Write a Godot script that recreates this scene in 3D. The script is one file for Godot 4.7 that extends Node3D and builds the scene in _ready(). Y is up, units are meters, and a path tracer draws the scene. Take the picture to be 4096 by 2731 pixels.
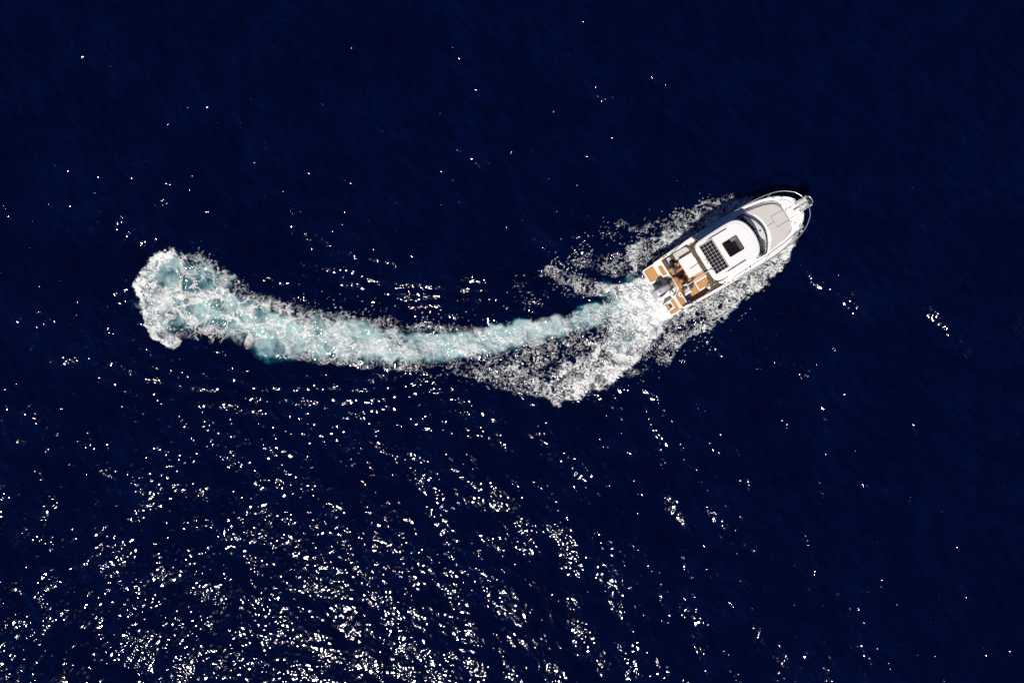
extends Node3D
# A motor boat seen from straight above, towing a curling wake over deep blue sea.
# x runs to the right of the photograph, z towards its lower edge, y up; metres.

const BOAT_AT := Vector3(6.36, 0.0, -2.08)
const BOAT_TURN := 31.3
const BOAT_HEEL := -3.2
var mats := {}


func _ready() -> void:
	make_view()
	make_materials()
	make_sea()
	make_boat()


func make_view() -> void:
	var cam := Camera3D.new()
	cam.name = "camera"
	add_child(cam)
	cam.position = Vector3(0, 36, 0)
	cam.rotation_degrees = Vector3(-90, 0, 0)
	cam.fov = 45.7
	cam.near = 0.5
	cam.far = 6000.0
	cam.current = true
	var env := Environment.new()
	var air := ProceduralSkyMaterial.new()
	air.sky_top_color = Color(0.15, 0.26, 0.50)
	air.sky_horizon_color = Color(0.5, 0.57, 0.66)
	air.sky_curve = 0.12
	air.ground_bottom_color = Color(0.02, 0.04, 0.1)
	air.ground_horizon_color = Color(0.3, 0.4, 0.52)
	air.sky_energy_multiplier = 0.85
	var sky := Sky.new()
	sky.sky_material = air
	env.background_mode = Environment.BG_SKY
	env.sky = sky
	env.tonemap_mode = Environment.TONE_MAPPER_LINEAR
	env.tonemap_exposure = 1.0
	env.sdfgi_enabled = true
	env.ssao_enabled = true
	env.ssil_enabled = true
	var we := WorldEnvironment.new()
	we.name = "world_environment"
	we.environment = env
	add_child(we)
	var sun := DirectionalLight3D.new()
	sun.name = "sun"
	sun.light_energy = 1.5
	sun.light_color = Color(1.0, 0.974, 0.938)
	sun.light_angular_distance = 0.53
	sun.shadow_enabled = true
	add_child(sun)
	# shadows fall towards the upper edge of the picture and a little to the right
	var flat := Vector3(0.43, 0, -0.903).normalized() * sin(deg_to_rad(34.5))
	sun.look_at_from_position(Vector3.ZERO, flat + Vector3.DOWN * cos(deg_to_rad(34.5)), Vector3.FORWARD)


# ---------------------------------------------------------------- helpers

func lin(r: float, g: float, b: float, a := 1.0) -> Color:
	var c := Color(r, g, b).linear_to_srgb()
	c.a = a
	return c


func mat(called: String, color: Color, rough: float, metal := 0.0, spec := 0.5) -> StandardMaterial3D:
	var m := StandardMaterial3D.new()
	m.resource_name = called
	m.albedo_color = color
	m.roughness = rough
	m.metallic = metal
	m.metallic_specular = spec
	mats[called] = m
	return m


func noise(kind: int, freq: float, seed_: int, octaves := 1) -> FastNoiseLite:
	var n := FastNoiseLite.new()
	n.noise_type = kind
	n.seed = seed_
	n.frequency = freq
	n.fractal_type = FastNoiseLite.FRACTAL_FBM if octaves > 1 else FastNoiseLite.FRACTAL_NONE
	n.fractal_octaves = octaves
	return n


func make_materials() -> void:
	var w := mat("sea_water", Color.WHITE, 0.068, 0.0, 0.36)
	w.vertex_color_use_as_albedo = true
	w.vertex_color_is_srgb = true  # dark blues need the finer steps
	var f := mat("foam", Color.WHITE, 0.9, 0.0, 0.3)
	f.vertex_color_use_as_albedo = true
	f.transparency = BaseMaterial3D.TRANSPARENCY_ALPHA
	boat_materials()


# ---------------------------------------------------------------- the sea

# Fields laid on a coarse grid over the water: each is painted by strokes, a stroke being points
# of (x, z, half width, strength) joined to a tapering band.
const FX := -23.5
const FZ := -16.0
const FSTEP := 0.08
const FNX := 588
const FNZ := 400
var fields := {}


func stroke(field: String, pts: Array, soft := 0.6) -> void:
	if not fields.has(field):
		var a := PackedFloat32Array()
		a.resize(FNX * FNZ)
		a.fill(0.0)
		fields[field] = a
	var grid: PackedFloat32Array = fields[field]
	for k in pts.size() - 1:
		var p: Array = pts[k]
		var q: Array = pts[k + 1]
		var ax: float = p[0]
		var az: float = p[1]
		var dx: float = q[0] - ax
		var dz: float = q[1] - az
		var r0: float = p[2]
		var r1: float = q[2]
		var s0: float = p[3]
		var s1: float = q[3]
		var reach := maxf(r0, r1)
		var l2 := maxf(dx * dx + dz * dz, 1e-6)
		var i0 := clampi(int((minf(ax, ax + dx) - reach - FX) / FSTEP), 0, FNX - 1)
		var i1 := clampi(int((maxf(ax, ax + dx) + reach - FX) / FSTEP) + 1, 0, FNX - 1)
		var j0 := clampi(int((minf(az, az + dz) - reach - FZ) / FSTEP), 0, FNZ - 1)
		var j1 := clampi(int((maxf(az, az + dz) + reach - FZ) / FSTEP) + 1, 0, FNZ - 1)
		for j in range(j0, j1 + 1):
			var z := FZ + j * FSTEP - az
			for i in range(i0, i1 + 1):
				var x := FX + i * FSTEP - ax
				var t := clampf((x * dx + z * dz) / l2, 0.0, 1.0)
				var ex := x - t * dx
				var ez := z - t * dz
				var d := 1.0 - sqrt(ex * ex + ez * ez) / lerpf(r0, r1, t)
				if d > 0.0:
					var v := lerpf(s0, s1, t) * smoothstep(0.0, soft, d)
					var at := j * FNX + i
					if v > grid[at]:
						grid[at] = v
	fields[field] = grid


func look(grid: PackedFloat32Array, x: float, z: float) -> float:
	var u := (x - FX) / FSTEP
	var v := (z - FZ) / FSTEP
	if u < 0.0 or v < 0.0 or u >= FNX - 1.001 or v >= FNZ - 1.001:
		return 0.0
	var i := int(u)
	var j := int(v)
	u -= i
	v -= j
	var at := j * FNX + i
	return (grid[at] * (1.0 - u) + grid[at + 1] * u) * (1.0 - v) + (grid[at + FNX] * (1.0 - u) + grid[at + FNX + 1] * u) * v


func lay_strokes() -> void:
	stroke("air", [[-15.4, -2.01, 1.64, 0.6], [-14.24, -1.82, 1.64, 0.62], [-12.89, -1.43, 1.28, 0.7], [-11.73, -0.95, 1.2, 0.75], [-10.76, -0.31, 1.28, 0.9], [-9.21, -0.27, 1.16, 0.92], [-7.28, -0.02, 1.08, 1], [-5.34, 0.17, 0.93, 1], [-3.41, 0.27, 0.74, 1], [-1.47, 0.1, 0.7, 0.95], [0.27, -0.27, 0.66, 0.9], [2.4, -0.74, 0.58, 0.8], [4.33, -1.32, 0.62, 0.75], [5.88, -1.86, 0.62, 0.85], [6.66, -2.24, 0.39, 0.9]], 0.55)
	stroke("air", [[-15.02, -3.72, 0.46, 0.5], [-15.83, -3.13, 0.66, 0.65], [-16.27, -2.4, 0.5, 0.6], [-16.08, -1.24, 0.54, 0.65], [-15.44, -0.46, 0.43, 0.5]], 0.7)
	stroke("air", [[-15.02, -3.08, 0.87, 0.6], [-13.66, -2.88, 0.77, 0.55], [-12.69, -2.79, 0.48, 0.5]], 0.6)
	stroke("air", [[-10.99, 0.12, 0.81, 0.95], [-10.91, 0.35, 0.58, 0.8]], 0.6)
	stroke("air", [[6.75, -1.63, 0.89, 0.8], [5.69, -0.75, 0.97, 0.55], [4.72, 0.12, 0.77, 0.35]], 0.6)
	stroke("air", [[6.08, -2.69, 0.39, 0.5], [4.33, -2.3, 0.46, 0.4]], 0.6)
	stroke("foam", [[-15.02, -4.14, 0.17, 0.95], [-15.79, -3.75, 0.19, 1], [-16.33, -3.21, 0.19, 1], [-16.66, -2.5, 0.17, 1], [-16.6, -1.63, 0.17, 1], [-16.27, -0.75, 0.19, 1], [-15.63, -0.12, 0.21, 1], [-15.05, 0.12, 0.17, 0.9]], 0.5)
	stroke("foam", [[-14.98, -4.1, 0.31, 0.8], [-15.5, -3.72, 0.5, 0.75], [-16.08, -3.27, 0.54, 0.75], [-16.47, -2.59, 0.43, 0.75], [-16.37, -1.63, 0.46, 0.72], [-15.98, -0.75, 0.54, 0.75], [-15.11, 0.02, 0.46, 0.8]], 0.6)
	stroke("foam", [[-14.63, -3.56, 0.5, 0.6], [-13.85, -3.52, 0.46, 0.55], [-12.89, -3.13, 0.39, 0.5]], 0.6)
	stroke("foam", [[-15.94, -2.5, 0.19, 0.8], [-16.02, -1.82, 0.23, 0.8], [-15.83, -1.04, 0.23, 0.75]], 0.6)
	stroke("foam", [[-15.75, -1.55, 0.23, 0.85], [-15.4, -1.97, 0.27, 0.9], [-14.24, -2.24, 0.23, 0.9], [-13.08, -2.05, 0.31, 0.9], [-12.31, -1.82, 0.31, 0.7]], 0.6)
	stroke("foam", [[-14.73, -1.82, 0.19, 0.75], [-14.53, -1.14, 0.23, 0.8], [-14.24, -0.75, 0.23, 0.75]], 0.6)
	stroke("foam", [[-13.47, -0.56, 0.46, 0.6], [-12.5, -0.37, 0.35, 0.6], [-11.53, -0.62, 0.23, 0.6]], 0.6)
	stroke("foam", [[-11.92, -1.97, 0.35, 0.42], [-10.95, -1.78, 0.43, 0.46], [-9.6, -1.43, 0.39, 0.44], [-8.05, -1.16, 0.39, 0.46], [-6.5, -0.85, 0.35, 0.44], [-4.76, -0.7, 0.31, 0.42], [-3.21, -0.6, 0.31, 0.4], [-1.66, -0.5, 0.27, 0.36], [-0.5, -0.43, 0.23, 0.28]], 0.6)
	stroke("foam", [[-14.44, -0.31, 0.27, 0.4], [-13.27, -0.17, 0.27, 0.5], [-11.92, -0.08, 0.19, 0.4]], 0.6)
	stroke("foam", [[-10.37, 0.54, 0.35, 0.45], [-8.82, 0.77, 0.31, 0.44], [-7.28, 0.91, 0.31, 0.44], [-5.92, 0.97, 0.35, 0.5], [-4.37, 1.08, 0.39, 0.52], [-3.6, 1.04, 0.27, 0.4]], 0.6)
	stroke("foam", [[-11.15, -0.62, 1.16, 0.25], [-9.6, -0.37, 1.2, 0.42], [-7.66, -0.04, 1.12, 0.55], [-6.11, 0.15, 0.97, 0.55], [-4.57, 0.41, 0.81, 0.6], [-3.41, 0.31, 0.7, 0.54], [-1.47, 0.12, 0.62, 0.5], [0.46, -0.31, 0.58, 0.48], [2.4, -0.74, 0.62, 0.54], [3.95, -1.08, 0.66, 0.58], [5.11, -1.47, 0.74, 0.7], [6.08, -1.82, 0.74, 0.8], [6.7, -2.24, 0.46, 0.85]], 0.6)
	stroke("foam", [[6.85, -1.82, 0.89, 0.98], [6.27, -1.2, 1.08, 0.92], [5.3, -0.17, 1.12, 0.75], [4.33, 0.66, 1.16, 0.7], [3.17, 1.43, 1.08, 0.66], [2.01, 1.97, 0.93, 0.64], [0.46, 1.7, 0.89, 0.52], [-1.08, 1.32, 0.81, 0.45], [-2.44, 1.04, 0.54, 0.36]], 0.5)
	stroke("foam", [[6.81, -1.14, 0.5, 0.86], [5.79, 0.08, 0.54, 0.86], [4.62, 1.24, 0.58, 0.82], [3.37, 1.93, 0.54, 0.76], [2.11, 2.59, 0.39, 0.7]], 0.4)
	stroke("foam", [[3.37, -0.46, 1.16, 0.42], [2.01, 0.31, 1.16, 0.42], [0.46, 0.6, 0.97, 0.4], [-1.28, 0.7, 0.77, 0.36]], 0.6)
	stroke("foam", [[6.15, -2.75, 0.17, 0.85], [5.11, -2.44, 0.31, 0.8], [4.14, -2.17, 0.39, 0.68], [3.17, -2.5, 0.5, 0.56], [2.3, -2.9, 0.46, 0.52], [1.53, -3.17, 0.27, 0.55]], 0.6)
	stroke("foam", [[6.62, -2.4, 0.43, 0.98], [5.79, -1.93, 0.74, 0.95], [4.82, -1.55, 0.7, 0.8], [3.66, -1.16, 0.58, 0.62]], 0.5)
	stroke("foam", [[6.27, -1.63, 0.97, 0.92], [5.11, -0.75, 0.93, 0.7], [4.14, -0.37, 0.77, 0.55], [2.98, -0.17, 0.66, 0.42]], 0.6)
	stroke("side", [[12.5, -4.14, 0.12, 0.65], [11.98, -3.52, 0.35, 0.7], [10.91, -2.69, 0.54, 0.68], [9.75, -1.95, 0.62, 0.62], [8.4, -1.2, 0.7, 0.55], [7.24, -0.39, 0.74, 0.52], [6.27, 0.5, 0.74, 0.42], [5.3, 1.18, 0.54, 0.32]], 0.5)
	stroke("side", [[12.81, -5.01, 0.15, 0.7], [12.19, -3.99, 0.39, 0.7], [10.95, -3.1, 0.46, 0.72], [9.4, -2.21, 0.54, 0.7], [7.86, -1.35, 0.58, 0.68], [7.04, -0.85, 0.5, 0.6]], 0.4)
	stroke("side", [[9.37, -1.24, 0.43, 0.6], [8.2, -0.56, 0.43, 0.55], [7.14, 0.27, 0.39, 0.5], [6.75, 0.79, 0.31, 0.5]], 0.6)
	stroke("side", [[10.57, -6.37, 0.19, 0.75], [9.56, -5.88, 0.54, 0.72], [8.4, -5.21, 0.66, 0.7], [7.43, -4.62, 0.74, 0.68], [6.46, -4.14, 0.77, 0.62], [5.5, -3.72, 0.77, 0.5], [4.33, -3.33, 0.66, 0.38], [3.17, -3.56, 0.54, 0.26]], 0.5)
	stroke("side", [[9.95, -6.37, 0.23, 0.6], [8.69, -6.04, 0.39, 0.56], [7.62, -5.5, 0.35, 0.42], [6.27, -5.07, 0.35, 0.36], [4.72, -5.19, 0.31, 0.34]], 0.6)
	stroke("side", [[7.43, -4.04, 0.5, 0.6], [6.27, -3.37, 0.43, 0.5], [5.3, -2.98, 0.39, 0.4]], 0.6)
	stroke("speck", [[3.17, -3.17, 1.16, 0.55], [1.82, -2.79, 1.35, 0.5], [0.08, -2.01, 1.16, 0.45]], 0.6)
	stroke("speck", [[2.98, 1.28, 1.74, 0.4], [0.46, 1.28, 1.55, 0.42], [-1.86, 1.08, 1.16, 0.4], [-4.18, 1.28, 0.97, 0.3]], 0.6)
	stroke("speck", [[-9.21, -1.63, 0.97, 0.3], [-5.34, -0.95, 0.97, 0.3], [-1.47, -0.75, 0.77, 0.3]], 0.6)
	stroke("speck", [[-14.05, -3.56, 1.16, 0.4], [-12.31, -2.01, 0.97, 0.45]], 0.6)
	stroke("side_speck", [[8.98, -5.88, 1.16, 0.45], [6.66, -4.72, 1.55, 0.45], [4.33, -4.14, 1.55, 0.42], [2.79, -3.95, 1.16, 0.4]], 0.6)
	stroke("side_speck", [[10.14, -1.63, 0.77, 0.4], [7.43, 0.12, 0.97, 0.45], [5.88, 1.28, 0.77, 0.35]], 0.6)
	stroke("lace", [[-15.79, -1.82, 1.16, 0.6], [-14.63, -1.63, 1.64, 0.95], [-13.08, -1.53, 1.28, 1], [-11.53, -0.95, 1.28, 0.9], [-9.6, -0.37, 1.2, 0.85], [-7.66, -0.08, 1.12, 0.8], [-5.73, 0.15, 0.97, 0.7], [-3.79, 0.27, 0.74, 0.8], [-1.86, 0.12, 0.66, 0.75], [0.46, -0.31, 0.62, 0.75], [2.79, -0.81, 0.58, 0.7]], 0.35)
	stroke("lace", [[-15.02, -3.27, 0.97, 0.6], [-13.47, -2.88, 0.81, 0.6], [-12.5, -2.59, 0.48, 0.5]], 0.35)
	stroke("rough", [[-16.37, -2.4, 3.29, 0.9], [-14.05, -1.63, 3.68, 0.9], [-9.21, -0.27, 3.29, 0.9], [-3.41, 0.31, 2.9, 0.9], [2.4, 0.31, 3.68, 1], [6.27, -1.24, 3.29, 1], [12.07, -5.11, 1.93, 0.5]], 1)
	stroke("rough", [[6.27, -3.95, 2.9, 0.9], [2.4, -3.37, 2.32, 0.7]], 1)
	stroke("ring", [[5.88, -1.82, 4.45, 0.9], [8.2, -2.79, 4.26, 1], [12.07, -4.91, 2.32, 0.7]], 1)
	stroke("ring", [[-15.02, -1.82, 6.39, 1], [-11.15, -0.46, 5.03, 1], [-5.34, 0.21, 3.87, 1], [0.46, -0.17, 3.29, 0.9]], 1)


func axis(half: float, step: float) -> PackedFloat32Array:
	var out := PackedFloat32Array()
	var far: Array[float] = []
	var x := half
	var d := step
	while x < 2500.0:
		d *= 1.22
		x += d
		far.append(x)
	for k in far.size():
		out.append(-far[far.size() - 1 - k])
	var n := int(round(half * 2.0 / step))
	for k in n + 1:
		out.append(-half + k * step)
	for v in far:
		out.append(v)
	return out


var sea_h := PackedFloat32Array()
var sea_x := PackedFloat32Array()
var sea_z := PackedFloat32Array()
const SEA_STEP := 0.0425
const SEA_HX := 24.225
const SEA_HZ := 16.575
var sea_off_x := 0
var sea_off_z := 0


func sea_at(x: float, z: float) -> float:
	var u := clampf((x + SEA_HX) / SEA_STEP, 0.0, 2.0 * SEA_HX / SEA_STEP - 1.001)
	var v := clampf((z + SEA_HZ) / SEA_STEP, 0.0, 2.0 * SEA_HZ / SEA_STEP - 1.001)
	var i := int(u)
	var j := int(v)
	u -= i
	v -= j
	var nx := sea_x.size()
	var at := (j + sea_off_z) * nx + i + sea_off_x
	return (sea_h[at] * (1.0 - u) + sea_h[at + 1] * u) * (1.0 - v) + (sea_h[at + nx] * (1.0 - u) + sea_h[at + nx + 1] * u) * v


func make_sea() -> void:
	lay_strokes()
	sea_x = axis(SEA_HX, SEA_STEP)
	sea_z = axis(SEA_HZ, SEA_STEP)
	var nx := sea_x.size()
	var nz := sea_z.size()
	sea_off_x = (nx - int(round(SEA_HX * 2.0 / SEA_STEP)) - 1) / 2
	sea_off_z = (nz - int(round(SEA_HZ * 2.0 / SEA_STEP)) - 1) / 2
	sea_h.resize(nx * nz)
	var rng := RandomNumberGenerator.new()
	rng.seed = 11
	# wind waves: (kx, kz, amplitude, phase), lengths from 1 to 6 m, crests leaning from upper left to lower right
	var waves: Array[Vector4] = []
	for k in 9:
		var length := 1.1 * pow(1.24, k)
		var dir := deg_to_rad(-38.0 + rng.randf_range(-38.0, 38.0))
		var slope := 0.042 * rng.randf_range(0.7, 1.2)
		var kk := TAU / length
		waves.append(Vector4(cos(dir) * kk, sin(dir) * kk, slope / kk, rng.randf() * TAU))
	var n1 := noise(FastNoiseLite.TYPE_SIMPLEX_SMOOTH, 0.9, 5)
	var n2 := noise(FastNoiseLite.TYPE_SIMPLEX_SMOOTH, 2.1, 6)
	var n3 := noise(FastNoiseLite.TYPE_SIMPLEX_SMOOTH, 3.6, 7)
	var n4 := noise(FastNoiseLite.TYPE_SIMPLEX_SMOOTH, 6.6, 9)
	var n5 := noise(FastNoiseLite.TYPE_SIMPLEX_SMOOTH, 6.8, 10)
	var paw := noise(FastNoiseLite.TYPE_SIMPLEX_SMOOTH, 1.1, 12, 2)
	var gust := noise(FastNoiseLite.TYPE_SIMPLEX_SMOOTH, 0.22, 8, 3)
	var rough_f: PackedFloat32Array = fields["rough"]
	var ring_f: PackedFloat32Array = fields["ring"]
	var ca := cos(deg_to_rad(-38.0))
	var sa := sin(deg_to_rad(-38.0))
	for j in nz:
		var z := sea_z[j]
		var dz := maxf(sea_z[mini(j + 1, nz - 1)] - z, z - sea_z[maxi(j - 1, 0)])
		for i in nx:
			var x := sea_x[i]
			var cell := maxf(dz, maxf(sea_x[mini(i + 1, nx - 1)] - x, x - sea_x[maxi(i - 1, 0)]))
			var h := 0.0
			var fade := clampf(1.4 - cell / 0.6, 0.0, 1.0)
			if fade > 0.0:
				var bend := gust.get_noise_2d(x, z)
				for w in waves:
					h += w.z * sin(w.x * x + w.y * z + w.w + bend * 2.2)
				# ripples are stretched along the crests and stronger in patches
				var u := x * ca + z * sa
				var v := (-x * sa + z * ca) * 0.82
				var rough := 0.0
				var ring := 0.0
				if x > FX and x < -FX and z > FZ and z < -FZ:
					rough = look(rough_f, x, z)
					ring = look(ring_f, x, z)
				var a := 0.8 + 0.75 * bend + rough * 1.1
				h += a * (0.021 * n1.get_noise_2d(u, v) + 0.017 * n2.get_noise_2d(u, v))
				h += (0.93 + 0.7 * bend + rough * 0.7) * (0.0125 * n3.get_noise_2d(u, v * 1.2) + 0.0056 * n4.get_noise_2d(u, v * 1.2))
				# cat's paws: small patches of much steeper ripples
				var steep := smoothstep(0.1, 0.55, paw.get_noise_2d(u * 1.5, v * 0.7))
				if steep > 0.0:
					h += steep * 0.025 * n5.get_noise_2d(x, z)
				if ring > 0.0:
					h += 0.027 * (1.0 - ring) * smoothstep(0.0, 0.25, ring) * sin(ring * 38.0 + bend * 3.0)
				h *= fade
			sea_h[j * nx + i] = h
	var verts := PackedVector3Array()
	var norms := PackedVector3Array()
	var cols := PackedColorArray()
	verts.resize(nx * nz)
	norms.resize(nx * nz)
	cols.resize(nx * nz)
	var deep := Color(0.0002, 0.0011, 0.0128)
	var deep2 := Color(0.0002, 0.0028, 0.0235)
	var tealdark := Color(0.005, 0.07, 0.10)
	var teal := Color(0.29, 0.435, 0.44)
	var air_f: PackedFloat32Array = fields["air"]
	var patch := noise(FastNoiseLite.TYPE_SIMPLEX_SMOOTH, 2.2, 21, 4)
	var curdle := noise(FastNoiseLite.TYPE_SIMPLEX_SMOOTH, 2.6, 23, 3)
	var puff := noise(FastNoiseLite.TYPE_SIMPLEX_SMOOTH, 0.8, 22, 4)
	for j in nz:
		var z := sea_z[j]
		var j0 := maxi(j - 1, 0)
		var j1 := mini(j + 1, nz - 1)
		for i in nx:
			var x := sea_x[i]
			var at := j * nx + i
			var i0 := maxi(i - 1, 0)
			var i1 := mini(i + 1, nx - 1)
			var gx := (sea_h[j * nx + i1] - sea_h[j * nx + i0]) / (sea_x[i1] - sea_x[i0])
			var gz := (sea_h[j1 * nx + i] - sea_h[j0 * nx + i]) / (sea_z[j1] - sea_z[j0])
			verts[at] = Vector3(x, sea_h[at], z)
			norms[at] = Vector3(-gx, 1.0, -gz).normalized()
			var c := deep
			if absf(x) < 26.0 and absf(z) < 18.0:
				c = deep.lerp(deep2, clampf(0.45 + 0.75 * patch.get_noise_2d(x * ca + z * sa, (z * ca - x * sa) * 0.3) + 0.5 * gust.get_noise_2d(x, z), 0.0, 1.0))
				var p := puff.get_noise_2d(x, z)
				var q := puff.get_noise_2d(x + 31.0, z - 17.0)
				var a := look(air_f, x + 0.38 * p, z + 0.38 * q)
				if a > 0.0:
					a += 0.9 * a * (1.0 - a) * curdle.get_noise_2d(x, z)
					a = clampf(a * (0.92 + 0.85 * p + 0.5 * q), 0.0, 1.0)
					c = c.lerp(tealdark, smoothstep(0.0, 0.35, a)).lerp(teal, smoothstep(0.2, 0.95, a))
			cols[at] = Color(pow(c.r, 1.0 / 2.2), pow(c.g, 1.0 / 2.2), pow(c.b, 1.0 / 2.2))
	var idx := PackedInt32Array()
	idx.resize((nx - 1) * (nz - 1) * 6)
	var k := 0
	for j in nz - 1:
		for i in nx - 1:
			var at := j * nx + i
			idx[k] = at
			idx[k + 1] = at + 1
			idx[k + 2] = at + nx
			idx[k + 3] = at + 1
			idx[k + 4] = at + nx + 1
			idx[k + 5] = at + nx
			k += 6
	var o := mesh_of("sea", verts, norms, cols, idx, mats["sea_water"])
	o.set_meta("kind", "structure")
	o.set_meta("label", "deep navy blue sea with small wind waves and sun glints")
	o.set_meta("category", "sea")
	make_foam()


func mesh_of(called: String, verts: PackedVector3Array, norms: PackedVector3Array, cols: PackedColorArray, idx: PackedInt32Array, m: Material) -> MeshInstance3D:
	var arrays := []
	arrays.resize(Mesh.ARRAY_MAX)
	arrays[Mesh.ARRAY_VERTEX] = verts
	arrays[Mesh.ARRAY_NORMAL] = norms
	arrays[Mesh.ARRAY_COLOR] = cols
	arrays[Mesh.ARRAY_INDEX] = idx
	var mesh := ArrayMesh.new()
	mesh.add_surface_from_arrays(Mesh.PRIMITIVE_TRIANGLES, arrays)
	var o := MeshInstance3D.new()
	o.name = called
	o.mesh = mesh
	o.material_override = null
	mesh.surface_set_material(0, m)
	add_child(o, true)
	return o


# Foam: a lumpy skin of bubbles riding on the water, cut out by noise inside the strokes.
func make_foam() -> void:
	foam_sheet("wake_foam", Rect2(-18.0, -5.6, 26.8, 9.0), false, "white lacy foam of the curling wake trailing behind the motor boat", "foam")
	foam_sheet("hull_foam", Rect2(-1.0, -6.9, 14.2, 9.3), true, "churned white foam thrown up along both sides of the boat hull", "foam")


func foam_sheet(called: String, area: Rect2, hull: bool, label: String, category: String) -> void:
	var step := 0.027
	var nx := int(area.size.x / step) + 1
	var nz := int(area.size.y / step) + 1
	var big: PackedFloat32Array = fields["side" if hull else "foam"]
	var lace_f: PackedFloat32Array = fields["lace"]
	var speck_f: PackedFloat32Array = fields["side_speck" if hull else "speck"]
	var warp := noise(FastNoiseLite.TYPE_SIMPLEX_SMOOTH, 0.9, 31, 3)
	var curl := noise(FastNoiseLite.TYPE_SIMPLEX_SMOOTH, 3.2, 32, 2)
	var body := noise(FastNoiseLite.TYPE_SIMPLEX_SMOOTH, 3.3, 33, 4)
	body.fractal_type = FastNoiseLite.FRACTAL_RIDGED
	body.fractal_gain = 0.6
	var fine := noise(FastNoiseLite.TYPE_SIMPLEX_SMOOTH, 6.0, 38, 2)
	var soft := noise(FastNoiseLite.TYPE_SIMPLEX_SMOOTH, 0.9, 34, 4)
	var cell := noise(FastNoiseLite.TYPE_CELLULAR, 1.0, 35)
	cell.cellular_return_type = FastNoiseLite.RETURN_DISTANCE2_SUB
	cell.cellular_distance_function = FastNoiseLite.DISTANCE_EUCLIDEAN
	var cell2 := noise(FastNoiseLite.TYPE_CELLULAR, 3.4, 36)
	cell2.cellular_return_type = FastNoiseLite.RETURN_DISTANCE2_SUB
	cell2.cellular_distance_function = FastNoiseLite.DISTANCE_EUCLIDEAN
	var cell3 := noise(FastNoiseLite.TYPE_CELLULAR, 2.1, 40)
	cell3.cellular_return_type = FastNoiseLite.RETURN_DISTANCE2_SUB
	cell3.cellular_distance_function = FastNoiseLite.DISTANCE_EUCLIDEAN
	var threads := noise(FastNoiseLite.TYPE_SIMPLEX_SMOOTH, 6.4, 39, 3)
	threads.fractal_type = FastNoiseLite.FRACTAL_RIDGED
	var grain := noise(FastNoiseLite.TYPE_SIMPLEX_SMOOTH, 7.5, 37)
	var fc := cos(deg_to_rad(28.0 if hull else 6.0))
	var fs := sin(deg_to_rad(28.0 if hull else 6.0))
	var cover := PackedFloat32Array()
	var lift := PackedFloat32Array()
	cover.resize(nx * nz)
	lift.resize(nx * nz)
	cover.fill(0.0)
	for j in nz:
		var z := area.position.y + j * step
		for i in nx:
			var x := area.position.x + i * step
			var near := look(big, x, z) + look(speck_f, x, z) + (0.0 if hull else look(lace_f, x, z))
			if near <= 0.0:
				continue
			var wx := warp.get_noise_2d(x, z)
			var wz := warp.get_noise_2d(x + 57.0, z + 13.0)
			var cx := curl.get_noise_2d(x, z)
			var cz := curl.get_noise_2d(x - 41.0, z + 29.0)
			var px := x + 0.22 * wx + 0.07 * cx
			var pz := z + 0.22 * wz + 0.07 * cz
			var f := look(big, px, pz)
			# torn threads: a ridged noise pulled about by two others; patches: a slower noise that lets them thin out
			var tx := px + 0.13 * cx + 0.05 * wz
			var tz := pz + 0.13 * cz - 0.05 * wx
			# drawn out along the way the boat went
			var along := (tx * fc - tz * fs) * 0.6
			var over := tx * fs + tz * fc
			var b := body.get_noise_2d(along, over) * 0.5 + 0.5
			var b2 := threads.get_noise_2d(along, over) * 0.5 + 0.5
			var s := soft.get_noise_2d(px, pz) * 0.5 + 0.5
			var n := (b * 0.54 + b2 * 0.18 + s * 0.28 + 0.015 * fine.get_noise_2d(x, z) - 0.40) / 0.42
			var c := 0.0
			if f > 0.02:
				c = 0.94 * smoothstep(0.99 - f, 1.45 - f, n)
				c *= smoothstep(0.12, 0.42, f + 0.3 * (s - 0.5))
				var net := cell3.get_noise_2d(x + 0.34 * wx + 0.2 * cx, z + 0.34 * wz + 0.2 * cz) + 1.0
				c = maxf(c, 0.85 * smoothstep(0.18, 0.5, f) * smoothstep(0.05 + 0.22 * s * b, 0.0, net) * (0.2 + 0.8 * b))
				c = maxf(c, smoothstep(0.62, 0.95, f) * (0.15 + 0.6 * s * s))
			if not hull:
				var l := look(lace_f, px, pz)
				if l > 0.02:
					var e := cell.get_noise_2d(x + 0.4 * wx + 0.16 * cx, z + 0.4 * wz + 0.16 * cz) + 1.0
					var e2 := cell2.get_noise_2d(x + 0.3 * wx + 0.12 * cx, z + 0.3 * wz + 0.12 * cz) + 1.0
					var thick := 0.12 + 0.34 * s * b
					var v := l * maxf(smoothstep(thick, 0.0, e) * (0.7 + 0.3 * b2), 0.7 * smoothstep(0.2, 0.0, e2) * smoothstep(0.38, 0.6, s))
					c = maxf(c, v * 0.95)
					c = maxf(c, l * 0.45 * smoothstep(0.72, 0.95, b2 * 0.6 + b * 0.4))
			var sp := look(speck_f, px, pz)
			if sp > 0.02:
				var g := grain.get_noise_2d(x, z) * 0.5 + 0.5
				sp *= smoothstep(0.3, 0.6, s)
				c = maxf(c, 0.9 * smoothstep(1.06 - 0.5 * sp, 1.16 - 0.5 * sp, (b2 * 0.5 + b * 0.2 + g * 0.3 - 0.33) / 0.5))
			if c > 0.02:
				var at := j * nx + i
				cover[at] = c
				lift[at] = c * (0.006 + 0.025 * maxf(n, 0.0) + 0.012 * b2 + 0.05 * f * (0.4 + maxf(0.0, wx))) * (1.0 + (0.8 * f if hull else 0.0))
	var number := PackedInt32Array()
	number.resize(nx * nz)
	number.fill(-1)
	var verts := PackedVector3Array()
	var norms := PackedVector3Array()
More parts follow.
